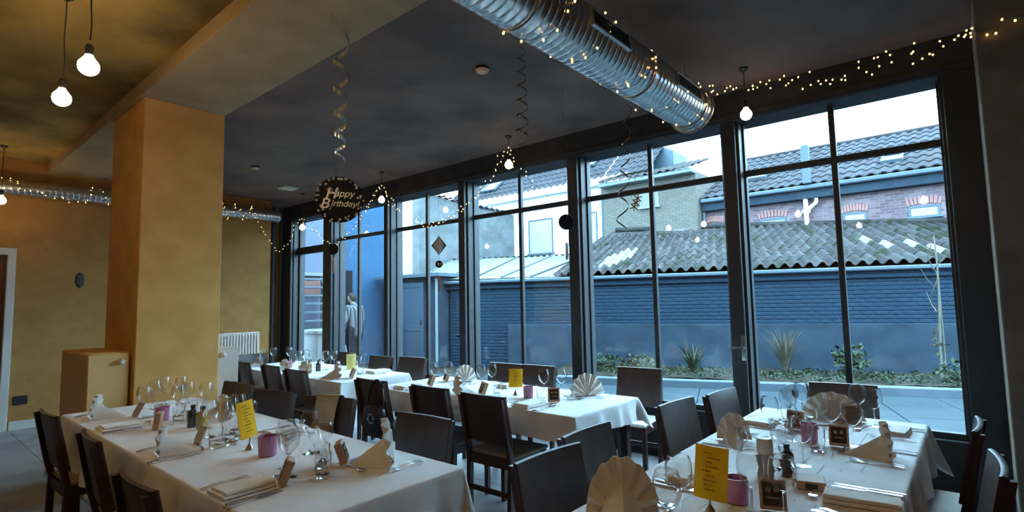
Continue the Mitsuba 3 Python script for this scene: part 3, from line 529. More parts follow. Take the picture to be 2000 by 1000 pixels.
# ================================================================ chairs
def post_mesh(s):
    pts = [(-0.185, 0.0), (-0.175, 0.44), (-0.205, 0.56), (-0.262, 0.855)]
    w = 0.016
    P = np.array([[[s * 0.190 + sx * w, y + sy * 0.018, z] for sx, sy in ((-1, -1), (1, -1), (1, 1), (-1, 1))] for y, z in pts])
    m = grid(P, close_v=True); return cat(m, quad_mesh(P[0], [[3, 2, 1, 0]]), quad_mesh(P[-1], [[0, 1, 2, 3]]))
def back_panel(z0=0.535, z1=0.868):
    nx, nz = 11, 7
    def sheet(off):
        P = np.zeros((nx, nz, 3))
        for i, x in enumerate(np.linspace(-0.208, 0.208, nx)):
            for j, z in enumerate(np.linspace(z0, z1, nz)):
                P[i, j] = (x, -0.182 - (z - 0.56) * 0.20 - 0.018 * (1 - (x / 0.208) ** 2) + off - 0.0, z)
        return P
    a, b = sheet(0.011), sheet(-0.011)
    ring = lambda P: np.concatenate([P[:, 0], P[-1, 1:], P[-2::-1, -1], P[0, -2:0:-1]])
    ra, rb = ring(a), ring(b)
    ri = (ra + rb) / 2 + 0.0; c = ri - ri.mean(0); ri = ri + c * [0.012, 0, 0.018]
    return cat(grid(a), grid(b[::-1]), grid(np.stack([rb, ri, ra]), close_v=True))
CH = {'backrest': mikit.ply(back_panel(), 'mat_wenge', 50), 'seat': mikit.ply(box(-0.208, 0.208, -0.175, 0.225, 0.440, 0.466, 0.009), 'mat_seat'),
      'apron': mikit.ply(cat(box(-0.19, 0.19, 0.175, 0.195, 0.375, 0.441), box(-0.19, 0.19, -0.185, -0.165, 0.375, 0.441), box(-0.195, -0.175, -0.18, 0.19, 0.375, 0.441), box(0.175, 0.195, -0.18, 0.19, 0.375, 0.441)), 'mat_wenge'),
      'legs': [mikit.ply(box(s * 0.190 - 0.018, s * 0.190 + 0.018, 0.165, 0.201, 0.0, 0.44, 0.003), 'mat_wenge') for s in (-1, 1)] + [mikit.ply(post_mesh(s), 'mat_wenge') for s in (-1, 1)],
      'rail': mikit.ply(box(-0.18, 0.18, -0.190, -0.172, 0.19, 0.225, 0.003), 'mat_wenge')}
def chair(x, y, rz, label, group='dark wooden dining chairs', seat='mat_seat'):
    k = thing('dining_chair', label, 'chair', group); M = at(x, y, 0, rz)
    put(k, 'backrest', CH['backrest'], None, M); put(k, 'seat', CH['seat'], seat, M, label=None); put(k, 'apron', CH['apron'], None, M); put(k, 'stretcher', CH['rail'], None, M)
    for l in CH['legs']: put(k, 'leg', l, None, M)
    return k
R_, L_, D_N, D_S = -90, 90, 0, 180         # facing +x, -x, +y, -y
# left table, aisle side
chair(0.955, 4.40, R_ + 2, 'dark wooden chair farthest along the left side of the left table, against the pale floor')
chair(0.965, 3.40, R_ - 3, 'dark wooden chair in the middle of the left side of the left table')
chair(0.895, 2.40, R_, 'dark wooden chair nearest the camera on the left side of the left table')
# left table, inner side
chair(1.775, 2.37, L_ + 4, 'red brown wooden chair behind the large fan napkin of the left table')
chair(1.80, 3.32, L_ + 16, 'dark wooden chair with a tan garment draped over its back')
chair(1.70, 3.95, L_ + 10, 'dark brown chair behind the yellow card of the left table')
chair(1.72, 4.66, L_ + 5, 'dark chair at the far end of the inner side of the left table')
# middle table
chair(2.955, 2.595, R_, 'black wooden chair in the centre foreground, nearest along the left side of the middle table')
chair(2.985, 3.175, R_, 'black wooden chair second from the front on the left side of the middle table')
chair(2.955, 3.88, R_, 'black wooden chair with a bag on its back at the middle table')
chair(3.935, 3.645, L_ + 3, 'dark chair behind the middle table, the left of two by the yellow card')
chair(3.975, 3.265, L_ + 5, 'dark chair behind the middle table, the right of two by the yellow card')
chair(4.315, 2.335, L_ + 6, 'dark chair pulled out at the right end of the middle table before the windows', seat='mat_paper')  # white seat colour stands in for daylight falling on the seat
# far table
chair(2.975, 6.38, R_ - 5, 'dark chair farthest along the left side of the far table')
chair(2.985, 5.72, R_ - 5, 'dark chair second along the left side of the far table')
chair(2.935, 5.11, R_, 'dark chair nearest along the left side of the far table')
chair(3.79, 6.37, L_, 'dark chair behind the far table next to the pale yellow card')
chair(3.73, 5.49, L_, 'dark chair behind the far table, the middle one under the blue wall')
chair(3.84, 5.0, L_ + 6, 'dark chair at the near right corner of the far table')
chair(3.22, 7.05, D_S, 'reddish brown chair at the head of the far table before the ribbed radiator')
# right table
chair(1.83, 1.14, D_S - 3, 'dark wooden chair closest to the camera at the right table, cut off by the frame')
chair(2.285, 1.235, D_S, 'dark wooden chair second along the left side of the right table')
chair(3.19, 1.18, D_S - 5, 'dark wooden chair third along the left side of the right table')
chair(3.70, 1.085, D_S - 5, 'dark wooden chair at the right table next to the window post')
chair(4.25, 0.71, L_ + 7, 'dark brown chair at the far head of the right table')
chair(3.48, 0.265, D_N - 2, 'dark chair seen edge-on at the right side of the right table', seat='mat_paper')  # seat whitened: the window light on it is painted in
chair(2.72, 0.21, D_N + 3, 'dark chair at the right edge of the picture')
single('garment', 'tan garment draped over the back of a chair at the left table', 'garment', None if False else (lambda: (
    lambda P: cat(grid(P), grid(P[::-1] + [0, 0, 0.0])))(np.array([[[x + 0.004 * math.sin(9 * s + 40 * x), -0.182 - (min(z, 0.872) - 0.56) * 0.20 + dy + 0.005 * math.sin(30 * x + 7 * s), z] for x in np.linspace(-0.085, 0.105, 12)]
        for s, z, dy in [(t, 0.40 + 0.475 * t, -0.036 - 0.015 * (1 - t)) for t in np.linspace(0, 1, 10)] + [(1.05, 0.884, -0.015), (1.1, 0.884, 0.0)] + [(1 + t, 0.875 - 0.33 * t, 0.018 + 0.008 * t) for t in np.linspace(0, 1, 8)]])))(), 'mat_jacket', at=at(1.80, 3.32, 0, L_ + 16), smooth=True)
k = thing('handbag', 'black handbag with a ring clasp hanging on a chair of the middle table', 'bag')
bag = trimesh.creation.icosphere(3); bag.vertices = np.sign(bag.vertices) * np.abs(bag.vertices) ** 0.7 * [0.045, 0.14, 0.13]; bag.apply_translation([2.655, 3.76, 0.56])
put(k, 'body', bag, 'mat_black', smooth=True)
a = np.arange(20) * 2 * np.pi / 20
put(k, 'clasp', tube(np.stack([np.full(20, 2.606), 3.74 + 0.035 * np.cos(a), 0.58 + 0.035 * np.sin(a)], -1), 0.005, 6, True), 'mat_steel')
put(k, 'strap', tube([[2.665 + 0.02 * math.sin(t), 3.76 + 0.11 * math.cos(t), 0.66 + 0.215 * math.sin(t)] for t in np.linspace(0, math.pi, 14)], 0.009, 6), 'mat_black')

# ================================================================ tables and cloths
def table(x0, x1, y0, y1, tl, cl, drop, corner, seed, flare=0.03):
    k = thing('dining_table', tl, 'table', 'tables under white cloths')
    put(k, 'tabletop', box(x0 + 0.012, x1 - 0.012, y0 + 0.012, y1 - 0.012, 0.715, 0.742, 0.004), 'mat_wenge')
    for x in (x0 + 0.08, x1 - 0.08):
        for y in (y0 + 0.08, y1 - 0.08): put(k, 'leg', box(x - 0.03, x + 0.03, y - 0.03, y + 0.03, 0, 0.715, 0.004), 'mat_wenge')
    put(k, 'apron', cat(box(x0 + 0.06, x1 - 0.06, y0 + 0.06, y0 + 0.08, 0.63, 0.715), box(x0 + 0.06, x1 - 0.06, y1 - 0.08, y1 - 0.06, 0.63, 0.715), box(x0 + 0.06, x0 + 0.08, y0 + 0.06, y1 - 0.06, 0.63, 0.715), box(x1 - 0.08, x1 - 0.06, y0 + 0.06, y1 - 0.06, 0.63, 0.715)), 'mat_wenge')
    # the cloth: walk round the table edge, with more points at the corners, then let it fall
    rng = np.random.default_rng(seed); r = 0.012
    c = [(x1 - r, y0 + r, -90), (x1 - r, y1 - r, 0), (x0 + r, y1 - r, 90), (x0 + r, y0 + r, 180)]
    pts, nrm, cw = [], [], []
    for i, (cx, cy, a0) in enumerate(c):
        for t in np.linspace(0, 90, 13):
            a = math.radians(a0 + t); pts.append((cx + r * math.cos(a), cy + r * math.sin(a))); nrm.append((math.cos(a), math.sin(a))); cw.append(math.sin(math.radians(2 * t)))
        nx, ny, _ = c[(i + 1) % 4]; a = math.radians(a0 + 90); e0 = np.array(pts[-1]); e1 = np.array([nx + r * math.cos(a), ny + r * math.sin(a)]); n = int(np.linalg.norm(e1 - e0) / 0.022)
        for t in (np.arange(1, n) / n): pts.append(tuple(e0 + (e1 - e0) * t)); nrm.append((math.cos(a), math.sin(a))); d_ = np.linalg.norm(e1 - e0) * min(t, 1 - t); cw.append(-math.exp(-((d_ - 0.13) / 0.06) ** 2) * 0.35)
    pts, nrm, cw = np.array(pts), np.array(nrm), np.array(cw); n = len(pts)
    s = np.concatenate([[0], np.cumsum(np.linalg.norm(np.diff(pts, axis=0), axis=1))])
    fold = sum(np.sin(s * 2 * np.pi / w + rng.random() * 6) * a for w, a in ((0.42, 0.010), (0.23, 0.008), (0.13, 0.004)))
    fold *= 0.5 + meshkit.fbm(np.stack([s * 1.5, s * 0, s * 0 + seed], -1), 3, seed)
    rows = [np.column_stack([pts - nrm * 0.012, np.full(n, 0.750)]), np.column_stack([pts - nrm * 0.003, np.full(n, 0.7495)]), np.column_stack([pts + nrm * 0.003, np.full(n, 0.745)])]
    for q in (0.06, 0.16, 0.3, 0.45, 0.6, 0.75, 0.9, 1.0):
        off = 0.006 + flare * q + fold * min(1, q * 1.6) + np.maximum(cw, 0) * corner * 0.72 * q + np.minimum(cw, 0) * 0.02 * q
        dz = drop * q * (1 + np.maximum(cw, 0) * 0.42) + 0.010 * q * np.sin(s * 5 + seed)
        rows.append(np.column_stack([pts + nrm * off[:, None], 0.745 - dz]))
    skirt = grid(np.array(rows), close_v=True)
    gx, gy = np.linspace(x0 + 0.012, x1 - 0.012, 40), np.linspace(y0 + 0.012, y1 - 0.012, int((y1 - y0) / 0.025))
    X, Y = np.meshgrid(gx, gy, indexing='ij')
    edge = np.minimum.reduce([X - x0, x1 - X, Y - y0, y1 - Y]); w = np.clip((edge - 0.012) / 0.03, 0, 1)
    Z = 0.750 + w * 0.0012 * (meshkit.fbm(np.stack([X * 9, Y * 9, X * 0 + seed], -1), 3, seed) - 0.5)
    for q in (0.33, 0.67): Z += w * 0.0022 * np.exp(-((X - x0 - (x1 - x0) * q) / 0.006) ** 2)
    for q in np.arange(0.35, y1 - y0, 0.55): Z += w * 0.0022 * np.exp(-((Y - y0 - q) / 0.012) ** 2)
    top = grid(np.stack([X, Y, Z], -1))
    single('tablecloth', cl, 'tablecloth', cat(top, skirt), 'mat_cloth', 'white tablecloths', smooth=40)
table(0.885, 1.765, 1.81, 5.02, 'long dining table at the left under a white cloth', 'white tablecloth of the long left table, in brown shade on its aisle side', 0.30, 0.10, 1)
table(2.925, 3.80, 1.985, 4.17, 'dining table in the middle under a white cloth', 'white tablecloth of the middle table with a hanging corner near the pulled-out chair', 0.155, 0.10, 2, 0.02)
table(2.905, 3.74, 4.66, 7.05, 'far dining table by the windows under a white cloth', 'white tablecloth of the far table near the back wall', 0.17, 0.08, 3, 0.02)
table(1.30, 3.94, 0.235, 1.135, 'dining table at the right foreground under a white cloth', 'white tablecloth of the right table with a flared corner by the window', 0.21, 0.15, 4, 0.02)

# ================================================================ what stands on the tables (cloth top at z = 0.7515)
ZT = 0.7518
def wine_parts(h, rb, rr, sh):
    b = [(0.0035, sh), (0.012, sh + 0.003), (rb * 0.62, sh + 0.016), (rb * 0.90, sh + 0.036), (rb, sh + 0.058), (rb * 0.985, sh + 0.075), (rr + (rb - rr) * 0.45, sh + 0.6 * (h - sh) + 0.03), (rr, h)]
    t = np.linspace(0, 1, len(b)); tt = np.linspace(0, 1, 15)
    from scipy.interpolate import PchipInterpolator
    prof = np.stack([PchipInterpolator(t, [q[i] for q in b])(tt) for i in (0, 1)], -1)
    inner = prof[:, :] * [1, 1]; inner[:, 0] = np.maximum(prof[:, 0] - 0.0011, 0.0); inner[0] = (0.0, prof[0, 1] + 0.004); inner[1, 1] += 0.001
    shell = np.vstack([[(0.0, sh)], prof, inner[::-1]])
    stem = lathe([(0, 0.0082), (0.0062, 0.0082), (0.0042, 0.02), (0.0036, sh * 0.6), (0.0048, sh - 0.004), (0.009, sh - 0.0003), (0, sh - 0.0003)], 12)
    foot = lathe([(0, 0), (0.035, 0), (0.0355, 0.0012), (0.033, 0.0022), (0.012, 0.0045), (0.006, 0.008), (0, 0.008)], 28)
    return [('bowl', mikit.ply(lathe(shell, 32), 'mat_glass', 50)), ('stem', mikit.ply(stem, 'mat_stem', 40)), ('foot', mikit.ply(foot, 'mat_stem', 40))]
WINE = {'large': wine_parts(0.212, 0.0455, 0.035, 0.098), 'small': wine_parts(0.185, 0.0385, 0.030, 0.088)}
_r, _h = 0.036, 0.108
TUMB = [('wall', mikit.ply(lathe([(0, 0.0132), (_r * 0.84, 0.0132), (_r * 0.9, _h * 0.4), (_r, _h), (_r - 0.0016, _h), (_r * 0.9 - 0.0016, _h * 0.4), (_r * 0.84 - 0.0016, 0.0147), (0, 0.0147)], 28), 'mat_glass', 50)), 
        ('base', mikit.ply(lathe([(0, 0), (_r * 0.80, 0), (_r * 0.84, 0.003), (_r * 0.85, 0.013), (0, 0.012)], 24), 'mat_stem', 40))]
def wine(x, y, label, group, kind='large', s=1.0):
    k = thing('wine_glass', label, 'wine glass', group); M = at(x, y, ZT, 0, s)
    for n, d in WINE[kind]: put(k, n, d, None, M)
def tumbler(x, y, label, group):
    k = thing('water_glass', label, 'water glass', group); M = at(x, y, ZT)
    for n, d in TUMB: put(k, n, d, None, M)

def fan_napkin(R=0.13, N=8, lean=8):
    a = np.linspace(0, np.pi, N * 8 + 1)
    tri = np.cos(a / np.pi * N * 2 * np.pi)
    sc = 1 + 0.028 * np.cos(a / np.pi * N * 2 * np.pi) * 0.5
    P = np.array([[[r * R * s * math.cos(q) * 0.92, 0.0125 * t * (0.35 + 0.75 * r), 0.006 + r * R * s * math.sin(q) * 1.16] for r in (0.06, 0.3, 0.55, 0.8, 0.94, 1.0)] for q, t, s in zip(a, tri, sc)])
    nrm = np.zeros_like(P); nrm[..., 1] = 0.0017
    fan = cat(grid(P + nrm), grid((P - nrm)[::-1]), grid(np.stack([P[:, -1] + nrm[:, -1], P[:, -1] - nrm[:, -1]])))
    fan.apply_transform(trimesh.transformations.rotation_matrix(math.radians(-lean), [1, 0, 0]))
    H = R * 0.82
    def side(s):
        Q = []
        for u in np.linspace(0, 1, 12):
            top = np.array([0, 0.004 + 0.185 * u, H * (1 - u) ** 1.15 + 0.003]); bot = np.array([s * R * 0.62 * (1 - u) ** 0.75, 0.012 + 0.180 * u, 0.0])
            Q.append([top + (bot - top) * v + np.array([0, 0, 0.010 * math.sin(v * math.pi) * (1 - u)]) for v in np.linspace(0, 1, 6)])
        return grid(np.array(Q))
    return fan, cat(side(1), side(-1))
FAN = {q: [mikit.ply(m, 'mat_napkin', a) for m, a in zip(fan_napkin(*v), (25, 50))] for q, v in {'wide': (0.135, 8, 6), 'tall': (0.155, 8, 12), 'narrow': (0.115, 6, 4)}.items()}
def fan(x, y, rz, label, q='wide', s=1.0, sx=1.0):
    k = thing('napkin', label, 'napkin', 'napkins folded into standing fans'); M = T().translate([x, y, ZT]).rotate([0, 0, 1], rz).scale([s * sx, s, s])
    put(k, 'fan', FAN[q][0], None, M); put(k, 'fold', FAN[q][1], None, M)
def slab(w, l, h, seed, bend=0.0):
    """A soft folded cloth layer w x l x h, with a rounded fold along one side."""
    nu, nv = 22, 15
    P = np.zeros((nu, nv, 3))
    for i, u in enumerate(np.arange(nu) * 2 * np.pi / nu):
        c, s_ = math.cos(u), math.sin(u); x = np.sign(c) * abs(c) ** 0.25 * w / 2; z = np.sign(s_) * abs(s_) ** 0.6 * h / 2 + h / 2
        for j, v in enumerate(np.linspace(-1, 1, nv)):
            y = np.sign(v) * abs(v) ** 0.8 * l / 2; P[i, j] = (x, y, z)
    Q = P + 0.006 * (meshkit.fbm(P * 14 + seed, 3, seed) - 0.5)[..., None] * [1, 1, 0.55]; Q[..., 2] = np.maximum(Q[..., 2], 0.0005) + bend * np.abs(P[..., 1] / l * 2) ** 2
    m = grid(Q, close_u=True)
    ends = [quad_mesh(np.vstack([Q[:, j], Q[:, j].mean(0)]), [[i, (i + 1) % nu, nu, nu] if j else [(i + 1) % nu, i, nu, nu] for i in range(nu)]) for j in (0, nv - 1)]
    m = cat(m, *ends); m.update_faces(m.nondegenerate_faces(height=1e-9)); return m
PAD = [[mikit.ply(slab(0.15, 0.215, 0.014, 1), 'mat_napkin', 50), mikit.ply(move(slab(0.135, 0.20, 0.014, 2), 0.004, 0.004, 0.0135), 'mat_napkin', 50)],
       [mikit.ply(slab(0.115, 0.23, 0.017, 3), 'mat_napkin', 50), mikit.ply(move(slab(0.095, 0.22, 0.015, 4), -0.008, 0.0, 0.0165), 'mat_napkin', 50)]]
def pad(x, y, rz, label, v=0, s=1.0):
    k = thing('napkin', label, 'napkin', 'napkins folded flat'); M = at(x, y, ZT, rz, s)
    for m in PAD[v]: put(k, 'layer', m, None, M)

def ribbon(y, w, z, th=0.0018, n=3):
    y, w, z = (np.asarray(q, float) for q in (y, w, z)); P = []
    for sgn, dz in ((-1, 0), (1, 0), (1, th), (-1, th)): P.append(np.stack([sgn * w / 2, y, z + dz], -1))
    P = np.array(P); m = grid(P, close_u=True); k = len(y)
    caps = quad_mesh(P[:, [0, -1]].reshape(-1, 3), [[0, 2, 4, 6], [7, 5, 3, 1]]); return cat(m, caps)
def handle(y0, y1): 
    t = np.linspace(0, 1, 8); return ribbon(y0 + (y1 - y0) * t, 0.013 - 0.0075 * t ** 0.7, 0.001 + 0.007 * np.sin(t * np.pi) ** 1.5, 0.0026)
FORK = cat(handle(-0.10, 0.035), ribbon([0.035, 0.05, 0.062], [0.006, 0.020, 0.023], [0.002, 0.001, 0.003]), *[move(ribbon([0.061, 0.08, 0.10], [0.0035, 0.0032, 0.002], [0.003, 0.006, 0.004]), x=q) for q in (-0.0095, -0.0032, 0.0032, 0.0095)])
KNIFE = cat(ribbon(np.linspace(-0.115, 0.0, 6), [0.014, 0.016, 0.015, 0.013, 0.011, 0.010], [0.001] * 6, 0.006), ribbon(np.linspace(0.0, 0.115, 7), [0.011, 0.018, 0.020, 0.020, 0.018, 0.013, 0.003], [0.003] * 7, 0.0015))
_s = trimesh.creation.icosphere(2); _v = _s.vertices * [0.0175, 0.026, 0.008]; _v[:, 2] = np.where(_v[:, 2] > 0, -0.55 * _v[:, 2], _v[:, 2]) + 0.0085
SPOON = cat(handle(-0.095, 0.03), trimesh.Trimesh(_v + [0, 0.052, 0], _s.faces, process=False))
CUT = {'fork': mikit.ply(FORK, 'mat_steel', 35), 'knife': mikit.ply(KNIFE, 'mat_steel', 35), 'spoon': mikit.ply(SPOON, 'mat_steel', 35)}
def cutlery(kind, x, y, rz, label):
    k = thing(kind, label, kind, {'fork': 'steel forks on the tables', 'knife': 'steel knives on the tables', 'spoon': 'steel dessert spoons on the tables'}[kind])
    put(k, None, CUT[kind], None, at(x, y, ZT, rz))
def setting(x, y, rz, who, forks=2, knives=2, spoon=True, spread=0.125, dj=0):
    """Cutlery around a napkin at x, y; rz turns the sitter's view from +y."""
    c, s = math.cos(math.radians(rz)), math.sin(math.radians(rz)); w = lambda a, b: (x + a * c - b * s, y + a * s + b * c)
    rng = np.random.default_rng(int(abs(x * 97 + y * 31) * 10) + dj)
    for i in range(forks): cutlery('fork', *w(-spread - 0.028 * i, 0.01 * rng.standard_normal()), rz + 4 * rng.standard_normal(), f'{("inner", "outer")[i]} steel fork beside {who}')
    for i in range(knives): cutlery('knife', *w(spread + 0.03 * i, 0.01 * rng.standard_normal()), rz + 3 * rng.standard_normal(), f'{("inner", "outer")[i]} steel knife beside {who}')
    if spoon: cutlery('spoon', *w(0.02, 0.155), rz + 90 + 12 * rng.standard_normal(), f'dessert spoon lying beyond {who}')

BOX = {'body': mikit.ply(box(-0.043, 0.043, -0.012, 0.022, 0, 0.10, 0.003), 'mat_boxwood'), 'front': mikit.ply(box(-0.033, 0.033, -0.0145, -0.011, 0.013, 0.088, 0.001), 'mat_photo'),
       'picture': mikit.ply(cat(*[move(lathe([(0, 0), (0.009, 0), (0.007, 0.0012), (0, 0.0015)], 12), dx, -0.0145, dz, rx=90) for dx, dz in ((-0.014, 0.064), (0.012, 0.066))], box(-0.02, 0.02, -0.0155, -0.0142, 0.036, 0.041, 0.0005)), 'mat_photo_light')}
def wood_box(x, y, rz, label, tilt=22):
    k = thing('place_holder', label, 'wooden box', 'small wooden boxes with dark fronts'); M = T().translate([x, y, ZT + 0.012 * math.sin(math.radians(tilt)) * 0 + 0.0225 * math.sin(math.radians(tilt))]).rotate([0, 0, 1], rz).rotate([1, 0, 0], -tilt)
    for n, d in BOX.items(): put(k, n, d, None, M)
def candle(x, y, label, s=1.0):
    k = thing('candle_holder', label, 'candle holder', 'pink glass candle holders'); M = at(x, y, ZT, 0, s)
    put(k, 'cup', lathe([(0, 0), (0.034, 0), (0.039, 0.004), (0.041, 0.05), (0.042, 0.090), (0.0385, 0.090), (0.037, 0.05), (0.034, 0.012), (0, 0.010)], 28), 'mat_pink_glass', M, 40)
    put(k, 'tealight', lathe([(0, 0.010), (0.019, 0.010), (0.019, 0.026), (0.0, 0.024)], 18), 'mat_paper', M, 40)
def menu_card(x, y, rz, label, m='mat_card', w=0.112, h=0.165, z0=0.062, lean=8, ry=0):
    k = thing('menu_card', label, 'menu card', 'yellow menu cards'); M = at(x, y, ZT, rz)
    put(k, 'stand', lathe([(0, 0), (0.020, 0), (0.021, 0.003), (0.017, 0.014), (0.009, 0.026), (0.003, 0.036), (0.002, 0.075), (0, 0.075)], 18), 'mat_steel', M, 40)
    put(k, 'clip', tube([[0.012 * math.cos(a), 0, z0 + 0.012 + 0.012 * math.sin(a)] for a in np.linspace(-1.5, 4.2, 16)], 0.0013, 6), 'mat_steel', M)
    C = M @ T().translate([0, 0.002, z0]).rotate([0, 1, 0], ry).rotate([1, 0, 0], -lean)
    P = np.array([[[u * w, -0.010 * (1 - (2 * u) ** 2) * 0.6, v * h] for v in (0, 0.5, 1)] for u in np.linspace(-0.5, 0.5, 9)]); nn = np.array([0, 0.0006, 0])
    put(k, 'card', cat(grid(P - nn), grid((P + nn)[::-1]), grid(np.stack([P[:, -1] - nn, P[:, -1] + nn]))), m, C, True)
    rng = np.random.default_rng(8); ms = []
    for i in range(9):                                            # short handwritten lines, too small to read
        zz = h * (0.86 - 0.085 * i); xx = -0.018 + 0.004 * rng.standard_normal()
        for j in range(int(rng.integers(3, 6))):
            ww = 0.005 + 0.004 * rng.random(); yy = -0.0085 + 0.006 * (2 * (xx + ww / 2) / w) ** 2
            ms.append(box(xx, xx + ww, yy, yy + 0.0012, zz - 0.0012 + 0.002 * rng.random(), zz + 0.0022, 0)); xx += ww + 0.0025
    put(k, 'writing', cat(*ms), 'mat_ink', C, label='short dark handwritten lines')
def cruet(x, y, label, m, h=0.135, r=0.031, cap='mat_black'):
    k = thing('oil_bottle', label, 'bottle', 'small oil and vinegar bottles'); M = at(x, y, ZT)
    put(k, 'bottle', lathe([(0, 0), (r, 0), (r, h * 0.62), (r * 0.9, h * 0.70), (r * 0.42, h * 0.80), (r * 0.40, h * 0.9), (0, h * 0.9)], 20), m, M, 40)
    put(k, 'cap', lathe([(0, h * 0.88), (r * 0.46, h * 0.88), (r * 0.46, h), (0, h)], 16), cap, M, 40)

# ---------------------------------------------------------------- left table
A1 = 'on the left table'
def ranked(fn, pts, where, what, group, **kw):
    words = ['leftmost', 'second from left', 'third from left', 'fourth from left', 'fifth from left', 'sixth from left', 'seventh from left', 'eighth from left', 'ninth from left']
    for (x, y, *o), w_ in zip(pts, words): fn(x, y, f'{w_} {what} {where}', group, *o)
WG, TG = 'stemmed wine glasses', 'straight water glasses'
pad(1.00, 2.32, R_ + 2, 'flat folded napkin nearest the camera on the left table', 0, 1.0)
setting(1.00, 2.32, R_, 'the flat napkin nearest the camera on the left table')
fan(0.97, 3.22, -118, 'scalloped fan napkin in the middle of the aisle side of the left table', 'narrow')
setting(1.00, 3.22, R_, 'the middle fan napkin on the aisle side of the left table')
pad(1.02, 4.14, R_, 'flat folded napkin far along the aisle side of the left table')
setting(1.02, 4.14, R_, 'the far flat napkin on the aisle side of the left table')
fan(1.00, 4.66, -122, 'fan napkin at the far left corner of the left table before the cream radiator', 'wide', 1.0, 0.8)
setting(1.02, 4.66, R_, 'the fan napkin at the far corner of the left table', 2, 1, False)
fan(1.62, 2.14, 52, 'large cream fan napkin at the near right corner of the left table', 'tall', 1.12)
setting(1.60, 2.17, L_, 'the large fan napkin at the corner of the left table')
pad(1.59, 3.12, L_, 'flat folded napkin behind the yellow card on the left table', 1)
setting(1.59, 3.12, L_, 'the flat napkin behind the card on the left table', 2, 2, False)
fan(1.60, 4.02, 90, 'fan napkin peeking over the yellow card of the left table', 'narrow')
setting(1.60, 4.02, L_, 'the fan napkin behind the card on the left table', 2, 1, False)
ranked(wine, [(1.20, 2.33), (1.26, 2.47), (1.45, 2.60), (1.43, 2.42, 'small')], 'beside the big fan napkin of the left table', 'wine glass', WG)
ranked(tumbler, [(1.29, 2.20), (1.36, 2.33)], 'beside the big fan napkin of the left table', 'water glass', TG)
ranked(wine, [(1.27, 3.40), (1.29, 3.27), (1.38, 3.38), (1.47, 3.33, 'small'), (1.46, 3.47)], 'left of the yellow card on the left table', 'wine glass', WG)
ranked(tumbler, [(1.20, 3.12), (1.28, 3.12), (1.37, 3.22)], 'left of the yellow card on the left table', 'water glass', TG)
ranked(wine, [(1.21, 4.37), (1.37, 4.70), (1.47, 4.83), (1.56, 4.74), (1.38, 4.24), (1.48, 4.36), (1.55, 4.22)], 'in the far glass cluster of the left table', 'wine glass', WG)
ranked(tumbler, [(1.30, 4.36), (1.30, 3.98), (1.40, 4.05)], 'in the far glass cluster of the left table', 'water glass', TG)
wood_box(1.13, 2.26, -117, 'wooden box leaning by the near flat napkin of the left table')
wood_box(1.17, 3.30, -117, 'wooden box leaning beyond the middle fan napkin of the left table')
wood_box(1.15, 3.90, -120, 'upright wooden box by the far flat napkin of the left table', 8)
wood_box(1.18, 4.46, -110, 'farthest wooden box on the aisle side of the left table', 26)
wood_box(1.47, 2.30, 50, 'wooden box with dark front before the large fan napkin', 20)
wood_box(1.55, 3.80, 60, 'wooden box half hidden behind glasses left of the yellow card')
candle(1.30, 2.74, 'pink glass candle holder on the left table before the yellow card', 1.08)
candle(1.26, 4.16, 'pink candle holder among the far glasses of the left table')
menu_card(1.295, 2.93, 22, 'yellow menu card on a steel stand on the left table', h=0.19, ry=-5)
cruet(1.315, 3.78, 'dark vinegar bottle beside the olive bottle on the left table', 'mat_vinegar')
cruet(1.33, 3.67, 'olive yellow oil bottle on the left table', 'mat_oil')

# ---------------------------------------------------------------- middle table
fan(3.61, 2.32, -32, 'wide fan napkin at the near right end of the middle table', 'wide', 1.08, 1.08)
setting(3.64, 2.33, L_, 'the wide fan napkin of the middle table')
pad(3.05, 2.46, R_, 'flat folded napkin at the near left edge of the middle table')
setting(3.05, 2.46, R_, 'the near flat napkin of the middle table')
fan(3.03, 3.18, -118, 'fan napkin between two black chairs at the middle table', 'wide', 1.0, 0.9)
setting(3.06, 3.16, R_, 'the fan napkin by the black chairs at the middle table')
pad(3.08, 3.86, R_, 'flat folded napkin at the far left corner of the middle table')
setting(3.08, 3.86, R_, 'the far flat napkin of the middle table', 2, 2, False)
pad(3.64, 3.14, L_, 'flat folded napkin behind the yellow card of the middle table', 1)
setting(3.64, 3.14, L_, 'the napkin behind the card of the middle table', 2, 2, False)
fan(3.60, 3.66, -30, 'fan napkin at the far side of the middle table', 'wide', 1.0, 0.9)
setting(3.62, 3.66, L_, 'the far fan napkin of the middle table', 2, 2, False)
ranked(wine, [(3.30, 3.75), (3.37, 3.64)], 'at the far end of the middle table', 'wine glass', WG)
ranked(wine, [(3.36, 3.22), (3.47, 3.20)], 'left of the yellow card on the middle table', 'wine glass', WG)
ranked(wine, [(3.42, 2.60), (3.50, 2.49)], 'behind the small box on the middle table', 'wine glass', WG)
tumbler(3.26, 2.95, 'water glass left of the yellow card on the middle table', TG)
tumbler(3.30, 2.54, 'water glass left of the small box on the middle table', TG)
tumbler(3.44, 2.36, 'water glass right of the small box on the middle table', TG)
tumbler(3.42, 3.52, 'water glass at the far end of the middle table', TG)
wood_box(3.25, 2.38, -48, 'small wooden box with a dark picture front near the middle table end', 16)
wood_box(3.17, 3.05, -117, 'leaning wooden box by the fan napkin of the middle table')
wood_box(3.24, 3.76, -117, 'leaning wooden box by the far glasses of the middle table, left one')
wood_box(3.52, 3.86, -120, 'leaning wooden box by the far glasses of the middle table, right one')
candle(3.31, 2.67, 'pink glass candle holder on the middle table', 0.95)
menu_card(3.335, 2.82, -42, 'yellow menu card on the middle table', h=0.145, ry=3, lean=4)

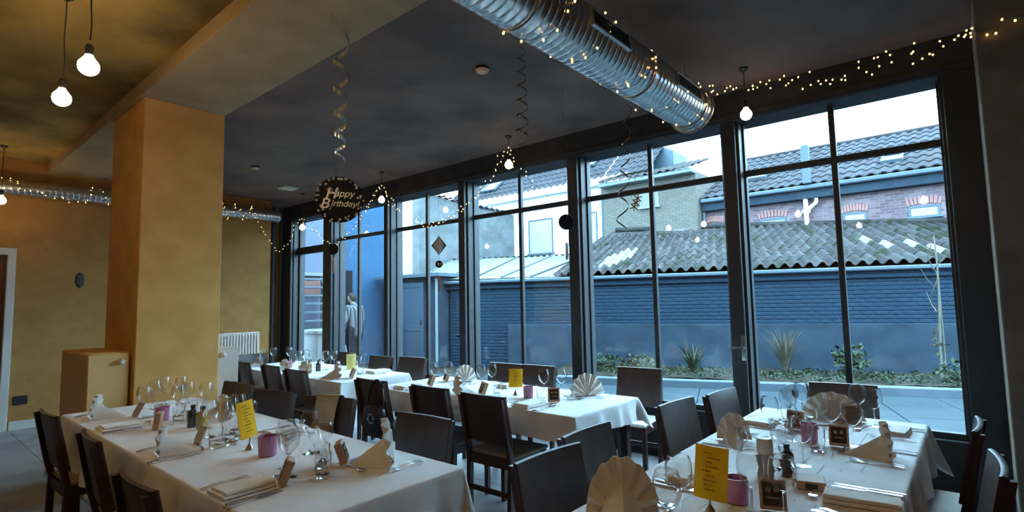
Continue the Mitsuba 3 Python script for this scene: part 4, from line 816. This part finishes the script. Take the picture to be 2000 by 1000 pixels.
# ---------------------------------------------------------------- far table
A4 = 'of the far table'
fan(3.10, 4.98, 62, 'fan napkin at the near left corner of the far table', 'wide', 1.05)
setting(3.06, 5.03, R_, 'the near fan napkin of the far table', 1, 1, False)
fan(3.07, 5.62, 100, 'fan napkin behind the second chair of the far table', 'narrow')
fan(3.12, 6.17, 100, 'fan napkin beyond the olive bottle of the far table', 'narrow', 0.9)
fan(3.10, 6.82, 100, 'farthest fan napkin of the far table by the ribbed radiator', 'narrow', 0.8)
pad(3.58, 4.98, L_, 'flat folded napkin at the near right end of the far table', 0, 1.1)
setting(3.58, 4.98, L_, 'the near flat napkin of the far table', 1, 1, False)
pad(3.58, 5.60, L_, 'flat folded napkin at the middle of the window side of the far table', 1)
pad(3.58, 6.35, L_, 'flat folded napkin far along the window side of the far table', 1)
ranked(wine, [(3.10, 6.70), (3.33, 6.90), (3.45, 6.72)], 'at the far end of the far table', 'wine glass', WG)
ranked(wine, [(3.14, 6.02, 'small'), (3.25, 6.10), (3.37, 6.16)], 'beyond the olive bottle of the far table', 'wine glass', WG)
ranked(wine, [(3.38, 5.73), (3.50, 5.75)], 'behind the near fan napkin of the far table', 'wine glass', WG)
ranked(wine, [(3.45, 5.26, 'small'), (3.54, 5.21), (3.42, 5.12, 'small')], 'right of the pale card of the far table', 'wine glass', WG)
ranked(tumbler, [(3.33, 6.02), (3.42, 5.98)], 'behind the olive bottle of the far table', 'water glass', TG)
tumbler(3.37, 5.02, 'water glass right of the pale card of the far table', TG)
wood_box(3.13, 4.84, -117, 'leaning wooden box below the pale card of the far table')
candle(3.32, 5.38, 'pink candle holder left of the pale card of the far table', 0.9)
candle(3.24, 6.32, 'pink candle holder far along the far table', 0.95)
menu_card(3.20, 4.93, -14, 'pale yellow menu card on the far table', 'mat_card_pale', 0.10, 0.16, 0.075, 3)
cruet(3.21, 5.79, 'yellow oil bottle on the far table', 'mat_oil', 0.12, 0.028, 'mat_black')
cruet(3.27, 5.70, 'dark bottle right of the yellow oil bottle on the far table', 'mat_vinegar', 0.12, 0.026)

# ---------------------------------------------------------------- right table
fan(1.69, 0.96, 122, 'large cream fan napkin in the foreground of the right table', 'tall', 1.2, 0.72)
setting(1.70, 0.95, D_S, 'the foreground fan napkin of the right table', 2, 2, False, 0.17)
pad(2.23, 0.945, D_S + 92, 'flat folded napkin left of the yellow card of the right table', 1)
setting(2.23, 0.945, D_S, 'the flat napkin left of the card on the right table')
fan(2.96, 1.00, 115, 'upright fan napkin at the left edge of the right table', 'narrow', 1.0, 0.8)
setting(2.96, 0.99, D_S, 'the upright fan napkin of the right table')
pad(3.42, 0.985, D_S + 85, 'flat folded napkin at the far left corner of the right table')
setting(3.45, 0.985, D_S, 'the far left flat napkin of the right table', 2, 2, False)
fan(3.76, 0.68, -88, 'broad fan napkin at the far head of the right table', 'wide', 1.0, 1.35)
pad(2.32, 0.345, D_N + 6, 'flat folded napkin at the bottom edge of the right table', 1, 1.05)
setting(2.32, 0.36, D_N, 'the bottom flat napkin of the right table', 2, 2, True, 0.15)
fan(3.04, 0.33, 14, 'tent shaped napkin on the right side of the right table', 'wide', 1.0, 0.8)
setting(3.04, 0.36, D_N, 'the tent shaped napkin of the right table')
pad(3.58, 0.345, 85, 'rolled flat napkin at the far right corner of the right table', 1, 0.85)
setting(3.58, 0.36, D_N, 'the rolled napkin at the right table corner')
ranked(wine, [(1.62, 0.76), (1.80, 0.80)], 'right of the foreground fan napkin', 'large wine glass', WG)
ranked(wine, [(2.37, 0.79), (1.98, 0.62), (1.99, 0.52)], 'around the yellow card of the right table', 'large wine glass', WG)
ranked(wine, [(2.58, 0.67), (2.68, 0.61)], 'behind the grinder on the right table', 'large wine glass', WG)
ranked(wine, [(3.12, 0.86), (3.42, 0.84), (3.10, 0.76, 'small')], 'by the far pink candle of the right table, window side', 'wine glass', WG)
ranked(wine, [(3.22, 0.59), (3.17, 0.49)], 'behind the picture box of the right table', 'wine glass', WG)
ranked(wine, [(3.60, 0.87), (3.70, 0.83), (3.80, 0.55), (3.70, 0.46)], 'at the head of the right table', 'wine glass', WG)
ranked(tumbler, [(2.84, 0.72), (2.97, 0.61)], 'in the middle of the right table', 'water glass', TG)
tumbler(3.50, 0.68, 'water glass before the broad fan napkin of the right table', TG)
tumbler(2.12, 0.80, 'water glass behind the yellow card of the right table', TG)
wood_box(3.10, 0.41 + 0.13, -82, 'wooden box with a dark picture front, nearer of two on the right table', 18)
wood_box(3.71, 0.57, -84, 'wooden box with a dark picture front, farther of two on the right table', 18)
wood_box(3.36, 0.80, -100, 'wooden box behind the far pink candle of the right table', 14)
wood_box(2.05, 0.57, -72, 'wooden box at the bottom edge right of the yellow card', 20)
k = thing('place_holder', 'wooden box lying flat with its white back up on the right table', 'wooden box', 'small wooden boxes with dark fronts'); M = at(2.42, 0.53, ZT, -75)
put(k, 'body', box(-0.05, 0.05, -0.06, 0.05, 0, 0.030, 0.003), 'mat_boxwood', M); put(k, 'back', box(-0.048, 0.048, -0.058, 0.048, 0.0295, 0.0325, 0.001), 'mat_paper', M); put(k, 'label', box(-0.022, 0.022, -0.0615, -0.0595, 0.006, 0.025, 0.0005), 'mat_photo', M)
candle(2.07, 0.70, 'pink glass candle holder right of the yellow card of the right table', 1.0)
candle(3.15, 0.68, 'pink glass candle holder farther along the right table', 1.0)
menu_card(1.90, 0.735, -84, 'yellow menu card in the foreground of the right table', h=0.18, lean=4, ry=4, z0=0.05)
k = thing('pepper_grinder', 'brown and white grinder in the middle of the right table', 'pepper grinder'); M = at(2.44, 0.70, ZT)
put(k, 'body', lathe([(0, 0), (0.026, 0), (0.027, 0.004), (0.024, 0.05), (0.026, 0.095), (0, 0.095)], 20), 'mat_grinder', M, 40)
put(k, 'head', lathe([(0, 0.095), (0.030, 0.095), (0.032, 0.10), (0.032, 0.145), (0.026, 0.155), (0, 0.158)], 20), 'mat_plastic_white', M, 40)
cruet(2.50, 0.63, 'dark bottle beside the grinder on the right table', 'mat_vinegar', 0.13, 0.025)

# faint rows of small printing on the cloth of the right table
rng = np.random.default_rng(12); dashes = []
for y in (0.40, 0.47, 0.54, 0.62, 0.70, 0.78, 0.86):
    x = 1.5 + 0.2 * rng.random()
    while x < 3.8:
        if rng.random() < 0.16: x += 0.06 + 0.12 * rng.random()
        l = 0.008 + 0.020 * rng.random(); dashes.append(quad_mesh([[x, y, 0.7521], [x + l, y, 0.7521], [x + l, y + 0.005, 0.7521], [x, y + 0.005, 0.7521]], [[0, 1, 2, 3]])); x += l + 0.007
put('tablecloth_003', 'print', cat(*dashes), 'mat_print', kind='stuff', label='faint rows of small grey printing, too pale to read')

# ================================================================ strings of tiny lights
LED_MESH = trimesh.creation.icosphere(1); LED_MESH.apply_scale([0.0068, 0.0068, 0.0085])
def resample(pts, step):
    p = np.asarray(pts, float); s = np.concatenate([[0], np.cumsum(np.linalg.norm(np.diff(p, axis=0), axis=1))])
    return np.stack([np.interp(np.arange(0, s[-1], step), s, p[:, i]) for i in range(3)], -1)
def curve(pts, n=14):
    from scipy.interpolate import PchipInterpolator
    p = np.asarray(pts, float); t = np.arange(len(p)); return PchipInterpolator(t, p)(np.linspace(0, len(p) - 1, n * (len(p) - 1)))
def lights(label, pts, step, seed, jitter=0.012, power=1.0):
    k = thing('fairy_lights', label, 'string lights'); rng = np.random.default_rng(seed)
    w = resample(pts, 0.03); w[1:-1] += 0.005 * rng.standard_normal(w[1:-1].shape)
    put(k, 'wire', tube(w, 0.0018, 5), 'mat_black')
    b = resample(pts, step); ms = []
    for p in b + jitter * rng.standard_normal(b.shape):
        m = LED_MESH.copy(); m.apply_translation(p); ms.append(m)
    put(k, 'light_bead', cat(*ms), 'mat_plastic_white', kind='stuff', label='tiny warm white lights', emitter={**emit((1.0, 0.56, 0.16), LED * power), 'sampling_weight': 0.15})
def around_duct(turns, y, z, r, seed, slack=0.012):
    """Loops lying round a duct at the given x positions."""
    out = []
    for x0, x1, a0, a1 in turns:
        for t in np.linspace(0, 1, 26):
            a = math.radians(a0 + (a1 - a0) * t); out.append((x0 + (x1 - x0) * t, y + (r + slack) * math.cos(a), z + (r + slack) * math.sin(a)))
    return out
lights('string of tiny lights wound in loops around the large silver duct', around_duct([(1.15, 1.45, 100, 330), (1.45, 1.98, 330, -40 + 0), (1.98, 2.20, -40, -180), (2.20, 2.42, 180, -90), (2.42, 2.72, 270, 60), (2.72, 2.98, 60, -120), (2.98, 3.30, 240, 60), (3.30, 3.55, 60, -150), (3.55, 3.80, 210, 60), (3.80, 4.03, 60, -230)], DY, DZ, DR, 1), 0.10, 1)
lights('string of tiny lights running along the window header from the duct to the wall pier', curve([(4.05, 1.50, 3.17), (4.3, 1.62, 3.22), (4.66, 1.50, 3.28), (4.7, 1.28, 3.27), (4.7, 1.08, 3.24), (4.7, 0.91, 3.17), (4.7, 0.75, 3.20), (4.7, 0.58, 3.16), (4.7, 0.48, 3.26), (4.7, 0.35, 3.25), (4.7, 0.23, 3.25), (4.7, 0.10, 3.18), (4.7, -0.03, 3.26), (4.6, -0.12, 3.26)]), 0.062, 2, 0.024)
lights('second string of tiny lights along the header that runs on over the wall pier', curve([(4.08, 1.56, 3.12), (4.5, 1.45, 3.26), (4.7, 1.19, 3.28), (4.7, 1.04, 3.26), (4.7, 0.87, 3.26), (4.7, 0.72, 3.17), (4.7, 0.58, 3.16), (4.7, 0.45, 3.16), (4.7, 0.29, 3.18), (4.7, 0.14, 3.19), (4.7, 0.0, 3.20), (4.62, -0.1, 3.23), (4.29, -0.15, 3.10), (4.28, -0.22, 3.08), (4.28, -0.28, 3.13), (4.28, -0.35, 3.12), (4.28, -0.6, 3.16), (4.28, -1.0, 3.12)]), 0.072, 3, 0.024)
lights('string of tiny lights swagged between the hanging bulbs along the windows', curve([(4.30, 8.98, 2.50), (4.36, 8.90, 2.42), (4.42, 8.68, 2.59), (4.42, 8.30, 2.93), (4.42, 8.09, 2.77), (4.42, 7.70, 2.59), (4.42, 7.33, 2.40), (4.42, 6.91, 2.55), (4.42, 6.46, 2.84), (4.43, 6.14, 3.14), (4.42, 5.93, 2.96), (4.42, 5.60, 2.66), (4.42, 5.14, 2.46), (4.42, 4.81, 2.49), (4.42, 4.49, 2.62), (4.42, 4.32, 2.70), (4.42, 4.04, 2.87), (4.42, 3.92, 3.12), (4.44, 3.80, 3.20), (4.42, 3.68, 3.04), (4.42, 3.58, 2.90), (4.45, 3.42, 2.68), (4.5, 3.22, 2.56)]), 0.075, 4, 0.012)
lights('second strand of tiny lights looped round the two middle bulbs', curve([(4.40, 6.44, 2.80), (4.40, 6.30, 2.98), (4.42, 6.18, 3.10), (4.44, 6.05, 3.05), (4.44, 5.98, 2.90), (4.40, 5.80, 2.78), (4.40, 5.0, 2.48), (4.40, 4.40, 2.66), (4.42, 3.98, 2.98), (4.46, 3.86, 3.14), (4.40, 3.74, 3.10), (4.36, 3.66, 2.92)]), 0.09, 5, 0.012)
lights('string of tiny lights wound round the silver duct on the back wall', around_duct([(0.55, 0.75, 260, 40), (0.75, 1.15, 40, 200), (1.15, 1.72, 200, 260), (1.72, 1.86, 260, 60), (1.86, 2.0, 60, 250), (2.0, 3.35, 250, 265), (3.35, 3.48, 265, 80), (3.48, 3.60, 80, 270), (3.60, 3.72, 270, 60), (3.72, 3.85, 60, 280), (3.85, 3.98, 280, 80)], 9.14, 3.055, 0.105, 6) + [tuple(q) for q in curve([(3.98, 9.03, 3.10), (4.05, 8.99, 2.86), (4.18, 9.0, 2.70), (4.30, 8.98, 2.50)])], 0.085, 6, 0.014)

# ================================================================ party decorations
def swirl(x, y, z0, z1, r0, r1, turns, w, top=None, dx=0.0, dy=0.0, phase=0.0, e=0.9):
    n = int(turns * 22); t = np.linspace(0, 1, n); a = phase + t ** e * turns * 2 * np.pi; r = r0 + (r1 - r0) * t
    c = np.stack([x + dx * t + r * np.cos(a), y + dy * t + r * np.sin(a), z0 + (z1 - z0) * t], -1)
    tan = np.gradient(c, axis=0); tan /= np.linalg.norm(tan, axis=1, keepdims=True); rad = np.stack([np.cos(a), np.sin(a), a * 0], -1); b = np.cross(tan, rad)
    ww = w * (0.25 + 0.75 * np.minimum(1, np.minimum(t * 8, (1 - t) * 8)))[:, None]
    P = np.stack([c - b * ww / 2 + rad * 0.0004, c + b * ww / 2 + rad * 0.0004, c + b * ww / 2 - rad * 0.0004, c - b * ww / 2 - rad * 0.0004], 1)
    return grid(P, close_v=True)
def script(text, h, m):
    q = meshkit.text_mesh(text, h, 0.0015, True); A = np.eye(4); A[0, 1] = 0.28; q.apply_transform(A); q.apply_translation([-(q.bounds[0][0] + q.bounds[1][0]) / 2, 0, 0]); return q
FACE = lambda x, y, z, rz: T().translate([x, y, z]).rotate([0, 0, 1], rz).rotate([1, 0, 0], 90)          # local xy upright, facing local -y
k = thing('birthday_decoration', 'black round foil disc reading Happy Birthday on a silver swirl under the beam', 'party decoration')
bx_, by_, bz_ = 1.76, 2.85, 2.13
M = FACE(bx_, by_, bz_, -31.7)
put(k, 'disc', lathe([(0, -0.003), (0.132, -0.003), (0.140, -0.001), (0.140, 0.001), (0.132, 0.003), (0, 0.003)], 48), 'mat_disc', M, 30)
rng = np.random.default_rng(3); dots = []
for i in range(38):
    a = i / 38 * 2 * math.pi + 0.06 * rng.standard_normal()
    if 4.9 < (a % 6.283) < 5.0: continue
    rr = 0.128 + 0.008 * rng.standard_normal(); q = lathe([(0, 0.003), (0.005 + 0.0045 * rng.random(), 0.003), (0.003, 0.0055), (0, 0.006)], 10); q.apply_translation([rr * math.cos(a), rr * math.sin(a), 0]); dots.append(q)
put(k, 'border_dots', cat(*dots), 'mat_silver', M, kind='stuff', label='silver dots around the rim')
sw1 = []
for cx, cy, s, rev in ((-0.052, 0.052, 1, 0), (-0.015, 0.045, 0.8, 1), (-0.06, -0.055, 1.0, 0)):
    a = np.linspace(0, 4.6, 20); r = 0.020 * s * (1 - a / 7.5); sw1.append(tube(np.stack([cx + (1 if not rev else -1) * -r * np.cos(a), cy + r * np.sin(a), np.full(20, 0.0045)], -1), 0.0028, 6))
put(k, 'lettering', cat(move(script('H', 0.064, 'mat_foil'), -0.042, 0.006, 0.003), move(script('appy', 0.036, 'mat_foil'), 0.032, 0.018, 0.003), move(script('B', 0.058, 'mat_foil'), -0.078, -0.054, 0.003), move(script('irthday!', 0.033, 'mat_foil'), 0.036, -0.042, 0.003), *sw1), 'mat_silver', M, label='silver script lettering')
put(k, 'swirl', swirl(bx_, by_, 3.33, 2.36, 0.056, 0.030, 5.6, 0.026, phase=2.4, e=1.6), 'mat_foil', smooth=True, label='silver spiral ribbon')
put(k, 'ribbon', tube([[bx_ + 0.03, by_, 2.365], [bx_ + 0.012, by_, 2.33], [bx_, by_, 2.27]], 0.003, 6), 'mat_foil')
single('spiral_ribbon', 'dark spiral ribbon hanging from the middle of the large silver duct', 'party decoration', swirl(2.06, 1.665, 2.82, 2.27, 0.020, 0.034, 7.5, 0.008), 'mat_swirl', smooth=True)
k = thing('spiral_ribbon', 'dark spiral ribbon with a cut-out motif at the window end of the duct', 'party decoration')
put(k, 'spiral', swirl(3.12, 1.62, 2.81, 1.88, 0.022, 0.040, 6.0, 0.009, dy=0.09, phase=1.0), 'mat_swirl', smooth=True)
put(k, 'motif', cat(*[move(box(-0.030, 0.030, -0.001, 0.001, -0.003, 0.003), 0, 0, dz, ry=a) for a in (20, 75, 130) for dz in (-0.03, 0.0, 0.03)]), 'mat_gold', T().translate([3.13, 1.60, 2.12]).rotate([0, 0, 1], -50).rotate([0, 1, 0], 25))
put(k, 'thread', tube([[3.12, 1.60, 2.80], [3.13, 1.60, 2.17]], 0.0008, 4), 'mat_black')
def garland(x, y, items, label, rz=-40):
    k = thing('hanging_garland', label, 'party decoration')
    put(k, 'thread', tube([[x, y, CEIL], [x, y, items[-1][1]]], 0.0009, 4), 'mat_black')
    for it in items:
        M = FACE(x, y, it[1], rz)
        if it[0] == 'disc':
            put(k, 'disc', lathe([(0, -0.002), (it[2], -0.002), (it[2] + 0.001, 0), (it[2], 0.002), (0, 0.002)], 32), 'mat_disc', M, 30)
            if len(it) > 3: put(k, 'number', move(meshkit.text_mesh(it[3], it[2] * 0.75, 0.001, True), -it[2] * 0.62, -it[2] * 0.36, 0.002), 'mat_foil', M, label='silver number 80')
        elif it[0] == 'diamond':
            w, h = it[2], it[3]
            for s in (-1, 1):
                put(k, 'facet', quad_mesh([[0, h, 0.012], [0, -h, 0.012], [s * w, 0, -0.006]], [[0, 1, 2, 2]]), 'mat_diamond' if s < 0 else 'mat_diamond_dark', M)
            put(k, 'border', tube([[0, h, 0], [w, 0, 0], [0, -h, 0], [-w, 0, 0]], 0.006, 5, True), 'mat_disc', M)
        else:
            for i in range(5): put(k, 'tassel_strip', box(-0.012 + 0.005 * i, -0.008 + 0.005 * i, -0.14 - 0.01 * (i % 2), 0.0, -0.001 - 0.002 * (i % 2), 0.001), 'mat_foil' if i % 2 else 'mat_gold', M)
garland(3.79, 2.60, [('disc', 2.17, 0.066), ('tassel', 1.99)], 'black paper disc with a tassel below, before the second window post')
garland(2.69, 4.45, [('disc', 2.01, 0.050), ('tassel', 1.94)], 'small black disc with a tassel, below the birthday disc', -58)
garland(3.47, 3.87, [('diamond', 2.05, 0.066, 0.088), ('disc', 1.87, 0.034, '80'), ('tassel', 1.76)], 'silver diamond over a small disc reading 80 and a tassel before the windows', -48)

# ================================================================ plants and a person outdoors
def W(n, u, z=0.0): q = W0 + N * n + U * u; return np.array([q[0], q[1], z])
def blades(n, h, spread, w, seed, droop=0.5):
    rng = np.random.default_rng(seed); ms = []
    for i in range(n):
        a = rng.random() * 6.283; l = h * (0.65 + 0.5 * rng.random()); s = spread * (0.3 + rng.random()); d = np.array([math.cos(a), math.sin(a), 0]); side = np.array([-d[1], d[0], 0])
        t = np.linspace(0, 1, 6)[:, None]; c = d * (0.03 + s * t ** (1.6)) + np.array([0, 0, 1]) * l * (t - droop * 0.5 * t ** 3)
        ww = w * (1 - t) ** 0.6 + 0.001; ms.append(grid(np.stack([c - side * ww, c + side * ww], 1)))
    return cat(*ms)
def leaves(n, c, r, size, seed):
    rng = np.random.default_rng(seed); ms = []
    for i in range(n):
        p = rng.standard_normal(3); p /= np.linalg.norm(p); p = np.asarray(c) + p * np.asarray(r) * rng.random() ** 0.4
        q = quad_mesh(np.array([[0, 0, 0], [0.5, 0.28, 0.06], [1, 0, 0], [0.5, -0.28, 0.06]]) * size * (0.7 + 0.6 * rng.random()), [[0, 1, 2, 3]])
        q.apply_transform(trimesh.transformations.random_rotation_matrix(rng.random(3))); q.apply_translation(p); ms.append(q)
    return cat(*ms)
p = W(-0.75, 3.0, 0.12); k = thing('ornamental_grass', 'tuft of pale straw coloured grass by the blue wall', 'grass plant'); put(k, 'blades', blades(170, 0.95, 0.35, 0.006, 1), 'mat_straw', T().translate(p.tolist()), kind='stuff')
p = W(-0.95, 4.55, 0.12); k = thing('yucca', 'green spiky plant in the bed left of the first window post', 'plant'); put(k, 'blades', blades(80, 0.55, 0.3, 0.014, 2, 0.3), 'mat_leaf', T().translate(p.tolist()), kind='stuff')
p = W(-0.9, 2.0, 0.12); k = thing('leafy_plant', 'bright green broad leaved plant in the middle of the bed', 'plant'); put(k, 'foliage', leaves(160, (0, 0, 0.28), (0.26, 0.26, 0.26), 0.12, 3), 'mat_leaf', T().translate(p.tolist()), kind='stuff'); put(k, 'stem', tube([[0, 0, 0], [0.01, 0, 0.4]], 0.012, 6), 'mat_bark', T().translate(p.tolist()))
for i, (n_, u_, lab) in enumerate(((-1.2, 0.55, 'low green shrub at the right end of the bed'), (-0.8, 6.3, 'small green shrub at the left end of the bed'), (-1.1, 5.5, 'yellowish green low shrub left in the bed'))):
    p = W(n_, u_, 0.12); k = thing('shrub', lab, 'shrub'); put(k, 'foliage', leaves(220, (0, 0, 0.16), (0.42, 0.42, 0.17), 0.085, 10 + i), 'mat_leaf' if i < 2 else 'mat_leaf_yellow', T().translate(p.tolist()), kind='stuff')
    put(k, 'stem', cat(*[tube([[0, 0, 0], [0.2 * math.cos(a), 0.2 * math.sin(a), 0.2]], 0.008, 5) for a in (0, 2, 4)]), 'mat_bark', T().translate(p.tolist()))
rng = np.random.default_rng(21); g = []
for i in range(420):
    q = W(-1.65 + 1.2 * rng.random(), -0.5 + 7.2 * rng.random(), 0.15); g.append(leaves(6, q, (0.10, 0.10, 0.05), 0.06, i))
single('ground_cover', 'low green ground cover along the curb of the bed', 'ground cover', cat(*g), 'mat_leaf', kind='stuff')
p = W(-0.75, 0.72, 0.10); k = thing('sapling', 'thin pale sapling tied to a stake in front of the blue wall', 'tree'); M = T().translate(p.tolist())
tt = np.linspace(0, 1, 30)
put(k, 'trunk', tube(np.stack([0.03 * np.sin(tt * 5), 0.03 * np.cos(tt * 4) - 0.03, tt * 2.35], -1), 0.022 - 0.012 * tt, 8), 'mat_bark', M, 40)
put(k, 'vine', tube(np.stack([0.05 * np.cos(tt * 16) + 0.02 * np.sin(tt * 5), 0.05 * np.sin(tt * 16), 0.5 + tt * 1.7], -1), 0.007, 5), 'mat_straw', M)
put(k, 'stake', tube([[0.05, -0.06, 0], [0.05, -0.06, 1.7]], 0.010, 7), 'mat_bark', M)
put(k, 'leaf', leaves(26, (0.02, 0, 0.62), (0.10, 0.10, 0.28), 0.07, 40), 'mat_leaf_yellow', M, kind='stuff')
for i, (z, a, l) in enumerate(((1.1, 0.5, 0.25), (1.5, 2.6, 0.3), (1.8, 4.2, 0.28), (2.1, 1.4, 0.3))):
    put(k, 'branch', tube([[0, 0, z], [l * 0.5 * math.cos(a), l * 0.5 * math.sin(a), z + 0.12], [l * math.cos(a), l * math.sin(a), z + 0.32]], [0.009, 0.006, 0.003], 6), 'mat_bark', M)

from manifold3d import Manifold
def body_from(bones, edge=0.02, it=12):
    """One continuous skin: the hull of the spheres at each bone's two joints, joined and smoothed."""
    parts = []
    for (a, ra), (b, rb) in bones:
        parts.append(Manifold.batch_hull([Manifold.sphere(ra, 20).translate(list(a)), Manifold.sphere(rb, 20).translate(list(b))]))
    m = Manifold.batch_boolean(parts, __import__('manifold3d').OpType.Add).refine_to_length(edge).to_mesh()
    t = trimesh.Trimesh(m.vert_properties[:, :3], m.tri_verts, process=True); trimesh.smoothing.filter_taubin(t, iterations=it); return t
J = dict(pel=(0, 0, 0.95), waist=(0, -0.01, 1.10), chest=(0, 0.02, 1.33), neck=(0, 0.07, 1.49), head0=(0, 0.12, 1.60), head1=(0, 0.15, 1.665))
def limbs(s, grow=0.0):
    sh, el, wr = (s * 0.185, 0.04, 1.41), (s * 0.255, 0.03, 1.13), (s * 0.245, 0.13, 0.90)
    hip, kn, an = (s * 0.095, 0, 0.90), (s * 0.10, 0.03, 0.50), (s * 0.105, -0.01, 0.085)
    return sh, el, wr, hip, kn, an
bones = [((J['pel'], 0.135), (J['waist'], 0.125)), ((J['waist'], 0.125), (J['chest'], 0.14)), ((J['chest'], 0.13), (J['neck'], 0.06)), ((J['neck'], 0.055), (J['head0'], 0.06)), ((J['head0'], 0.078), (J['head1'], 0.088)), (((0, 0.185, 1.60), 0.045), ((0, 0.205, 1.565), 0.035)), (((0, 0.245, 1.615), 0.012), ((0, 0.255, 1.60), 0.014))]
for s in (-1, 1):
    sh, el, wr, hip, kn, an = limbs(s)
    bones += [((J['chest'], 0.11), (sh, 0.062)), ((sh, 0.06), (el, 0.042)), ((el, 0.041), (wr, 0.027)), ((J['pel'], 0.12), (hip, 0.10)), ((hip, 0.098), (kn, 0.06)), ((kn, 0.058), (an, 0.04)), ((an, 0.04), ((an[0], 0.14, 0.035), 0.032)), (((s * 0.084, 0.135, 1.61), 0.016), ((s * 0.088, 0.13, 1.64), 0.018))]
    hx, hy, hz = wr; bones += [((wr, 0.026), ((hx, hy + 0.03, hz - 0.075), 0.028))]
    for i, (dx, l) in enumerate(((-0.028, 0.060), (-0.010, 0.070), (0.009, 0.066), (0.027, 0.052))):
        a = (hx + dx * 0.8, hy + 0.035, hz - 0.085); b = (hx + dx, hy + 0.045, hz - 0.085 - l * 0.6); c = (hx + dx, hy + 0.062, hz - 0.085 - l); bones += [((a, 0.0095), (b, 0.009)), ((b, 0.009), (c, 0.0075))]
    bones += [(((hx - s * 0.02, hy + 0.03, hz - 0.03), 0.012), ((hx - s * 0.035, hy + 0.06, hz - 0.065), 0.009)), (((hx - s * 0.035, hy + 0.06, hz - 0.065), 0.009), ((hx - s * 0.033, hy + 0.075, hz - 0.092), 0.0075))]
PM = at(7.36, 11.18, 0.0, 8)
k = thing('person', 'person in a pale striped shirt and dark trousers standing outside, seen from behind', 'person')
put(k, 'body', body_from(bones, 0.018, 8), 'mat_skin', PM, True)
sb = [((J['pel'], 0.160), (J['waist'], 0.155)), ((J['waist'], 0.155), (J['chest'], 0.165)), ((J['chest'], 0.155), ((0, 0.05, 1.47), 0.075)), (((0, -0.01, 0.86), 0.155), (J['pel'], 0.160))]
tb = [((J['pel'], 0.145), ((0, 0, 0.88), 0.135))]
for s in (-1, 1):
    sh, el, wr, hip, kn, an = limbs(s)
    sb += [((J['chest'], 0.13), (sh, 0.078)), ((sh, 0.078), (el, 0.058)), ((el, 0.058), ((wr[0], wr[1] - 0.02, wr[2] + 0.04), 0.040))]
    tb += [((J['pel'], 0.135), (hip, 0.118)), ((hip, 0.116), (kn, 0.080)), ((kn, 0.080), ((an[0], an[1], 0.12), 0.066))]
put(k, 'shirt', body_from(sb, 0.03), 'mat_shirt', PM, True, label='pale striped shirt')
put(k, 'trousers', body_from(tb, 0.03), 'mat_trousers', PM, True, label='dark trousers')
put(k, 'hair', body_from([(((0, 0.095, 1.655), 0.088), ((0, 0.14, 1.70), 0.082)), (((0, 0.085, 1.60), 0.062), ((0, 0.10, 1.66), 0.085))], 0.02, 6), 'mat_hair', PM, True, label='dark grey hair')
for s in (-1, 1): put(k, 'shoe', body_from([(((s * 0.105, -0.03, 0.05), 0.048), ((s * 0.105, 0.16, 0.038), 0.038))], 0.02, 4), 'mat_black', PM, True)

# references need their materials first
scene = {**{k: v for k, v in scene.items() if k.startswith('mat_')}, **{k: v for k, v in scene.items() if not k.startswith('mat_')}}
